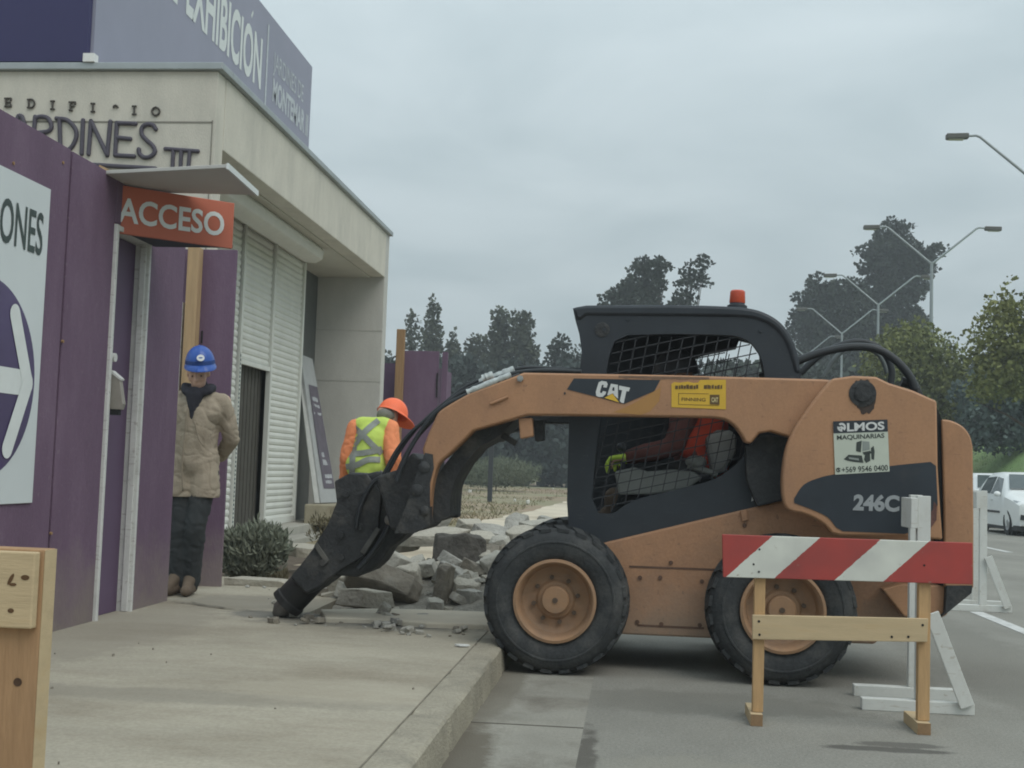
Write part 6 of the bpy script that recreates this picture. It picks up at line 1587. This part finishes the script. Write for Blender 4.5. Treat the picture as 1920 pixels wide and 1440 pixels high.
# tall conifers in the far left row
def spire(label, poly, bx, Y, seed, group=None):
    return tree('tall_conifer', label, poly, Y, bx, .30, 6, 5, 200, m_cyp, keep=.78, depth=.9, seed=seed, trunk_r=.25, limbs=6)
spire('slim conifer rising behind the wooden post of the far fence', [(766, 590), (778, 588), (784, 606), (782, 640), (788, 680), (786, 740), (758, 740), (760, 680), (764, 640), (762, 612)], 773, 92, 31)
spire('tallest slim conifer over the far purple fence', [(809, 562), (818, 558), (824, 585), (822, 600), (828, 630), (830, 660), (826, 740), (792, 740), (789, 660), (796, 625), (795, 600), (804, 585)], 810, 90, 32)
spire('shorter conifer just right of the far purple fence', [(850, 618), (858, 640), (866, 660), (872, 690), (872, 760), (836, 760), (838, 690), (834, 660), (842, 640)], 853, 90, 33)
spire('rounded conifer between the short one and the wide clump', [(880, 640), (890, 628), (900, 632), (908, 628), (914, 650), (914, 760), (870, 760), (872, 680), (874, 655)], 890, 94, 34)
spire('left half of the wide conifer clump left of the cab', [(937, 572), (942, 588), (950, 578), (956, 600), (960, 640), (962, 760), (914, 760), (912, 690), (916, 640), (922, 605), (928, 590)], 938, 90, 35)
spire('right half of the wide conifer clump left of the cab', [(965, 582), (972, 605), (980, 575), (986, 590), (992, 580), (998, 610), (1000, 640), (1010, 660), (1010, 700), (1004, 760), (956, 760), (955, 690), (958, 620)], 985, 89, 36)
spire('tiny far conifer beside the end wall of the building', [(732, 664), (737, 676), (738, 720), (724, 720), (727, 680)], 731, 110, 37)
spire('tiny far conifer right behind the edge of the building', [(716, 655), (722, 660), (718, 672), (722, 720), (700, 720), (706, 664)], 712, 110, 38)
# dark wood behind everything, reads as one mass
def mass(name, label, poly, Y, leaf, step, rr, dens, m, seed, depth_m=3.0):
    rnd = random.Random(seed); cl = []
    ys = [p[1] for p in poly]; xs = [p[0] for p in poly]; y = min(ys)
    while y < max(ys):
        x = min(xs)
        while x < max(xs):
            if inside(x, y, poly):
                for q in range(2):
                    c = at(x+rnd.uniform(-.5, .5)*step, y+rnd.uniform(-.5, .5)*step, Y); c.y += rnd.uniform(-depth_m, depth_m); cl.append((c, rr*Y/FPX*rnd.uniform(.7, 1.2)))
            x += step
        y += step
    g = bpy.data.objects.new(name, None)
    WLOC[g] = Vector((0, 0, 0))
    tmp = thing('tmp', '', '', (0, 0, 0)); o = foliage(name, cl, leaf, dens, m, tmp, rnd); o.parent = None; bpy.data.objects.remove(tmp); bpy.data.objects.remove(g)
    o['kind'] = 'stuff'; o['label'] = label; o['category'] = 'wood'; return o
mass('distant_wood', 'dark dense wood closing off the dry field behind the loader arm', [(740, 690), (850, 690), (880, 680), (920, 700), (960, 690), (1010, 700), (1060, 690), (1120, 700), (1120, 908), (1040, 908), (960, 906), (900, 904), (840, 902), (740, 900)], 80, .42, 12, 12, 150, leafmat('far_wood_leaves', (0.036, 0.050, 0.046), (0.052, 0.066, 0.058), .12), 41)
mass('distant_wood', 'dark dense wood beyond the road on the right', [(1090, 720), (1480, 690), (1620, 700), (1700, 690), (1800, 700), (1826, 690), (1900, 650), (2050, 650), (2050, 850), (1800, 855), (1600, 900), (1090, 905)], 84, .45, 13, 13, 120, m_wood, 42)
mass('dark_hedge', 'dark hedge under the street trees at the right edge', [(1800, 716), (1822, 705), (1870, 700), (1930, 698), (2060, 700), (2060, 838), (1900, 842), (1800, 850)], 47, .20, 11, 11, 190, leafmat('hedge_leaves', (0.07, 0.10, 0.095), (0.10, 0.13, 0.115), .2), 43, 1.2)
# shrubs
def shrub(label, poly, Y, leaf, step, rr, dens, m, seed, z0, name='shrub', cat='shrub'):
    return tree(name, label, poly, Y, sum(p[0] for p in poly)/len(poly), leaf, step, rr, dens, m, depth=.8, seed=seed, trunk_r=.03, z0=z0, limbs=6, cat=cat, thin=.3, droop=-.8)
shrub('grey green shrub growing at the foot of the cream building beside the purple fence', [(420, 1012), (428, 996), (436, 1006), (446, 992), (454, 1000), (466, 984), (474, 992), (484, 978), (492, 990), (504, 980), (510, 996), (522, 988), (526, 1004), (540, 1002), (534, 1022), (546, 1030), (532, 1048), (526, 1066), (500, 1080), (470, 1084), (430, 1084), (416, 1060), (416, 1030)], 10.9, .07, 7, 6, 9000, m_shrub, 51, .1)
shrub('dry brownish plant growing beside the breaker under the leaning board', [(580, 985), (594, 972), (612, 965), (630, 970), (640, 990), (640, 1015), (620, 1024), (592, 1018), (582, 1005)], 13.2, .06, 9, 8, 4500, m_dryleaf, 52, .1)
shrub('dull green bush at the edge of the dry field behind the loader arm', [(858, 890), (870, 874), (890, 867), (930, 864), (970, 866), (996, 872), (1012, 882), (1012, 906), (980, 910), (900, 910), (856, 906)], 58, .16, 7, 8, 420, leafmat('bush_leaves', (0.12, 0.145, 0.095), (0.165, 0.18, 0.125), .15), 53, .1, 'bush', 'bush')
# dry grass over the field, and turf on the bank
rnd = random.Random(61); vs, fs = [], []
for _ in range(15000):
    y = 22+48*rnd.random()**1.3; x = rnd.uniform(-.36*y-1, -.03*y-.2)
    if -2.9 < x < -.8: continue
    if noise.noise(Vector((x*.35, y*.2, 3))) < -.25: continue
    h = rnd.uniform(.03, .11); a = rnd.uniform(0, 6.28); w = .02; k = len(vs)
    dx_, dy_ = math.cos(a)*w, math.sin(a)*w; lx, ly = rnd.uniform(-.1, .1), rnd.uniform(-.1, .1)
    vs += [(x-dx_, y-dy_, .10), (x+dx_, y+dy_, .10), (x+lx, y+ly, .11+h)]; fs.append((k, k+1, k+2))
me = bpy.data.meshes.new('dry_grass'); me.from_pydata(vs, [], fs); me.materials.append(mat('dry_grass', (0.26, 0.20, 0.125), .9, var=0, col2=(0.19, 0.20, 0.11), scale=.12, island=.3))
o = bpy.data.objects.new('dry_grass', me); COL.objects.link(o); o['kind'] = 'stuff'
vs, fs = [], []
for _ in range(26000):
    y = 26+40*rnd.random(); x = rnd.uniform(11.4, 22); z = bank(x, y)
    h = rnd.uniform(.02, .055); a = rnd.uniform(0, 6.28); w = .02; k = len(vs)
    dx_, dy_ = math.cos(a)*w, math.sin(a)*w
    vs += [(x-dx_, y-dy_, z-.03), (x+dx_, y+dy_, z-.03), (x+rnd.uniform(-.06, .06), y+rnd.uniform(-.06, .06), z+h)]; fs.append((k, k+1, k+2))
me = bpy.data.meshes.new('bank_grass'); me.from_pydata(vs, [], fs); me.materials.append(mat('bank_grass', (0.16, 0.27, 0.10), .9, var=0, col2=(0.22, 0.30, 0.14), scale=.4, island=.3))
o = bpy.data.objects.new('bank_grass', me); COL.objects.link(o); o['kind'] = 'stuff'
# weeds at the foot of the rubble bed
vs, fs = [], []
for _ in range(900):
    p = at_z(rnd.uniform(425, 540), rnd.uniform(1066, 1086), .08); h = rnd.uniform(.02, .07); k = len(vs); a = rnd.uniform(0, 6.28); w = .006
    vs += [(p.x-math.cos(a)*w, p.y-math.sin(a)*w, .04), (p.x+math.cos(a)*w, p.y+math.sin(a)*w, .04), (p.x+rnd.uniform(-.03, .03), p.y+rnd.uniform(-.03, .03), .07+h)]; fs.append((k, k+1, k+2))
me = bpy.data.meshes.new('bed_weeds'); me.from_pydata(vs, [], fs); me.materials.append(m_dryleaf)
o = bpy.data.objects.new('bed_weeds', me); COL.objects.link(o); o['kind'] = 'stuff'
# white stones lying in the field
for k, (x, y, s) in enumerate([(881, 923, .16), (1038, 890, .3), (965, 939, .10), (1016, 898, .2), (990, 944, .16), (1037, 917, .1)]):
    p = at_z(x, y, .14); chunk((p.x, p.y, .14+s*.25), (s*1.4, s, s*.7), Euler((0, 0, k)), mat('pale_stone', (.55, .54, .5), .9, var=.1), 500+k, 'small pale stone lying in the dry grass behind the loader arm', group='pale stones in the dry field', rough=.15)
# dark post in the field
p = at_z(918, 940, .14); q = at(916, 822, p.y)
b = MB(); b.bar((p.x, p.y, .05), (p.x, p.y, q.z), .16, .14); b.box((p.x-.1, p.y-.09, q.z-.02), (p.x+.1, p.y+.09, q.z+.05)); tag(b.build('marker_post', mat('post_dark', (.045, .05, .055), .8, var=.2), origin=(p.x, p.y, .1), bevel=.01), 'dark square post standing alone in the dry field under the loader arm', 'post')

# ================================================================== STREET LAMPS
m_gal = mat('galvanised_pole', (0.30, 0.33, 0.34), 0.5, metal=0.5, var=0.08, scale=4)
m_head = mat('lamp_housing', (0.10, 0.10, 0.09), 0.6, var=0.1)
def lamp(Y, label, x=12.2, s=1.0):
    zj = 10.45*s
    g = thing('street_lamp', label, 'street lamp', (x, Y, .3), 'double armed street lamps in the middle of the road')
    b = MB(); b.tube([(x, Y, .15), (x, Y, 3), (x, Y, zj)], [.11, .095, .06], 12); b.build('pole', m_gal, g, smooth=60)
    b = MB(); b.box((x-.18, Y-.18, .05), (x+.18, Y+.18, .32)); b.build('pole_base', m_gal, g, bevel=.02)
    for sx in (-1, 1):
        b = MB(); b.tube([(x, Y, zj-.1), (x+sx*1.80, Y, zj+1.42), (x+sx*1.92, Y, zj+1.47), (x+sx*2.35, Y, zj+1.44)], [.05, .042, .04, .035], 10); b.build('arm', m_gal, g, smooth=60)
        b = MB(); b.prism([(x+sx*2.15, Y-.11, zj+1.36), (x+sx*2.15, Y+.11, zj+1.36), (x+sx*2.82, Y+.13, zj+1.34), (x+sx*2.82, Y-.13, zj+1.34)], (0, 0, .17)); hd = b.build('lamp_head', m_head, g, bevel=.03)
        b = MB(); b.box((x+sx*2.3-.0 if sx > 0 else x-2.75, Y-.09, zj+1.325), (x+2.75 if sx > 0 else x-2.3, Y+.09, zj+1.338)); b.build('lens', mat('lamp_lens', (.42, .40, .32), .3), hd)
lamp(38.5, 'nearest street lamp with only one arm and head showing at the right edge', 12.15)
lamp(52.6, 'double armed street lamp above the rounded green tree with both dark heads against the sky')
lamp(65.3, 'double armed street lamp third from the right in front of the dark pines', 12.45)
lamp(78.5, 'double armed street lamp rising just behind the hose loops of the loader', 12.75)
lamp(93.5, 'furthest double armed street lamp close behind the rounded back of the cab', 12.5)

# ================================================================== WHITE CARS
m_car = mat('car_white', (0.74, 0.76, 0.75), 0.3, var=0.03, scale=2, spec=0.5)
m_glass = mat('car_glass', (0.075, 0.095, 0.098), 0.12, var=0.1, spec=0.7)
m_tyre2 = mat('car_tyre', (0.02, 0.021, 0.022), 0.85)
m_alloy = mat('alloy', (0.35, 0.36, 0.37), 0.35, metal=0.6)
m_trim = mat('car_trim', (0.028, 0.03, 0.032), 0.6)
m_lampg = mat('headlamp_glass', (0.40, 0.43, 0.45), 0.12, var=0.25, scale=18, spec=0.7)
def car(x0, yf, label, L=3.7, W=1.66, H=1.50):
    """hatchback facing the camera (-Y): x0 its left side in the picture, yf its front"""
    g = thing('parked_car', label, 'car', (x0+W/2, yf+L/2, 0), 'white cars parked along the far side of the road')
    def S(y, z, inset=0.0): return y, z, inset
    # cross sections along the length: (y, half width, z bottom, z shoulder, half width at roof, z roof)
    secs = [(0.0, .60, .34, .62, .56, .66), (0.06, .74, .24, .70, .66, .78), (0.35, .81, .20, .80, .70, .90), (0.85, .83, .20, .88, .72, .99), (1.02, .83, .20, .90, .70, 1.04), (1.55, .83, .20, .92, .58, 1.44), (2.1, .83, .20, .93, .585, H), (2.9, .83, .20, .94, .575, H-.02), (3.35, .81, .22, .95, .54, 1.38), (3.62, .77, .28, .94, .66, 1.02), (3.70, .70, .36, .80, .60, .88)]
    b = MB(); rings = []; cx = x0+W/2
    for y, hw, zb, zs, hr, zr in secs:
        pr = [(-hw*.96, zb), (-hw, (zb+zs)/2), (-hw*.985, zs), (-(hr+.035), zr-.10 if zr-zs > .2 else (zs+zr)/2), (-hr*.86, zr-.012), (0, zr), (hr*.86, zr-.012), (hr+.035, zr-.10 if zr-zs > .2 else (zs+zr)/2), (hw*.985, zs), (hw, (zb+zs)/2), (hw*.96, zb)]
        rings.append([b.bm.verts.new((cx+a, yf+y, z)) for a, z in pr])
    for A, B_ in zip(rings[:-1], rings[1:]):
        for k in range(len(A)): b.bm.faces.new((A[k], A[(k+1) % len(A)], B_[(k+1) % len(A)], B_[k]))
    b.bm.faces.new(rings[0]); b.bm.faces.new(rings[-1][::-1])
    body = b.build('body', m_car, g, smooth=32)
    def on(sec_i, t, side, k): pass
    def P(y, u):     # point on the side glass band: u 0 at shoulder, 1 at the roof rail
        for (s0, s1) in zip(secs[:-1], secs[1:]):
            if s0[0] <= y <= s1[0]:
                t = (y-s0[0])/(s1[0]-s0[0]); v = [a+(c-a)*t for a, c in zip(s0, s1)]
                hw, zs, hr, zr = v[1]*.985, v[3], v[4]+.035, v[5]-.10
                return hw+(hr-hw)*u+.006, zs+(zr-zs)*u
    for sx in (-1, 1):
        for ya, yb, yc, yd in [(1.20, 2.05, 1.60, 2.02), (2.12, 3.05, 2.12, 2.95)]:
            b = MB(); pts = []
            for y, u in [(ya, .06), (yb, .06), (yd, .95), (yc, .95)]:
                a, z = P(y, u); pts.append((cx+sx*a, yf+y, z))
            b.prism(pts, (sx*.004, 0, 0)); b.build('side_window', m_glass, g)
        for y in (.72, 3.0):
            c = Vector((cx+sx*(W/2-.02), yf+y, .30)); wp = thing_part('wheel', c, g)
            b = MB(); b.lathe([(.19, 0), (.22, .012), (.28, .012), (.30, -.02), (.30, -.17), (.20, -.18)], c, (sx, 0, 0), 28, close=True); b.build('tyre', m_tyre2, wp, smooth=40)
            b = MB(); b.lathe([(.20, 0), (.18, -.015), (.07, -.01), (.05, .005), (0, .006)], c, (sx, 0, 0), 20); b.build('rim', m_alloy, wp, smooth=40)
            b = MB(); b.lathe([(.36, -.06), (.36, -.035), (.30, -.035), (.30, -.06)], c, (sx, 0, 0), 28, close=True); b.build('wheel_arch', m_trim, g, smooth=40)
        b = MB(); a, z = P(1.25, .12); b.ball((cx+sx*(a+.09), yf+1.22, z+.02), (.085, .06, .065)); b.build('mirror', m_car, g, smooth=180)
        b = MB(); hl = [(cx+sx*.44, yf+.055, .66), (cx+sx*.70, yf+.13, .70), (cx+sx*.79, yf+.34, .82), (cx+sx*.70, yf+.22, .80), (cx+sx*.46, yf+.055, .75)]; b.prism(hl, (sx*.008, -.02, .006)); b.build('headlight', m_lampg, g)
        b = MB(); b.prism([(cx+sx*.50, yf-.012, .36), (cx+sx*.72, yf+.035, .38), (cx+sx*.71, yf+.03, .50), (cx+sx*.53, yf-.012, .47)], (0, -.012, 0)); b.build('fog_lamp_recess', m_trim, g)
        b = MB(); b.box((cx+sx*(W/2+.005)-.01, yf+1.25, .50), (cx+sx*(W/2+.005)+.01, yf+2.9, .55)); b.build('door_strip', m_trim, g, bevel=.004)
        b = MB()
        for y in (2.0, 2.95): b.box((cx+sx*(W/2+.01)-.012, yf+y-.16, .80), (cx+sx*(W/2+.01)+.012, yf+y, .83))
        b.build('door_handle', m_car, g, bevel=.004)
    b = MB(); b.prism([(cx-.66, yf+1.06, 1.075), (cx+.66, yf+1.06, 1.075), (cx+.54, yf+1.52, 1.425), (cx-.54, yf+1.52, 1.425)], (0, -.012, .016)); b.build('windscreen', m_glass, g, bevel=.01)
    b = MB(); b.box((cx-.45, yf-.02, .30), (cx+.45, yf+.02, .47)); b.box((cx-.30, yf+.0, .60), (cx+.30, yf+.045, .665)); b.build('grille', m_trim, g, bevel=.01)
    b = MB(); b.box((cx-.78, yf+.1, .12), (cx+.78, yf+3.6, .24)); b.build('underbody', m_trim, g)
    b = MB(); b.box((cx-.22, yf-.03, .49), (cx+.22, yf-.02, .58)); b.build('number_plate', m_wht, g)
    return g
car(8.72, 29.3, 'white hatchback nearest in the row of parked cars, cut by the right edge')
car(9.35, 34.4, 'white hatchback parked behind the nearest one, mostly hidden by it')

# ================================================================== AIR
b = MB(); b.box((-300, -45, -1.1), (300, 340, 46)); hz = b.build('haze', [])
hm = bpy.data.materials.new('haze'); hm.use_nodes = True
t = hm.node_tree; t.nodes.remove(t.nodes['Principled BSDF'])
pv = t.nodes.new('ShaderNodeVolumePrincipled'); pv.inputs['Density'].default_value = 0.0017; pv.inputs['Color'].default_value = (0.90, 0.96, 1.0, 1)
t.links.new(pv.outputs[0], t.nodes['Material Output'].inputs['Volume'])
hz.data.materials.append(hm); hz['kind'] = 'stuff'
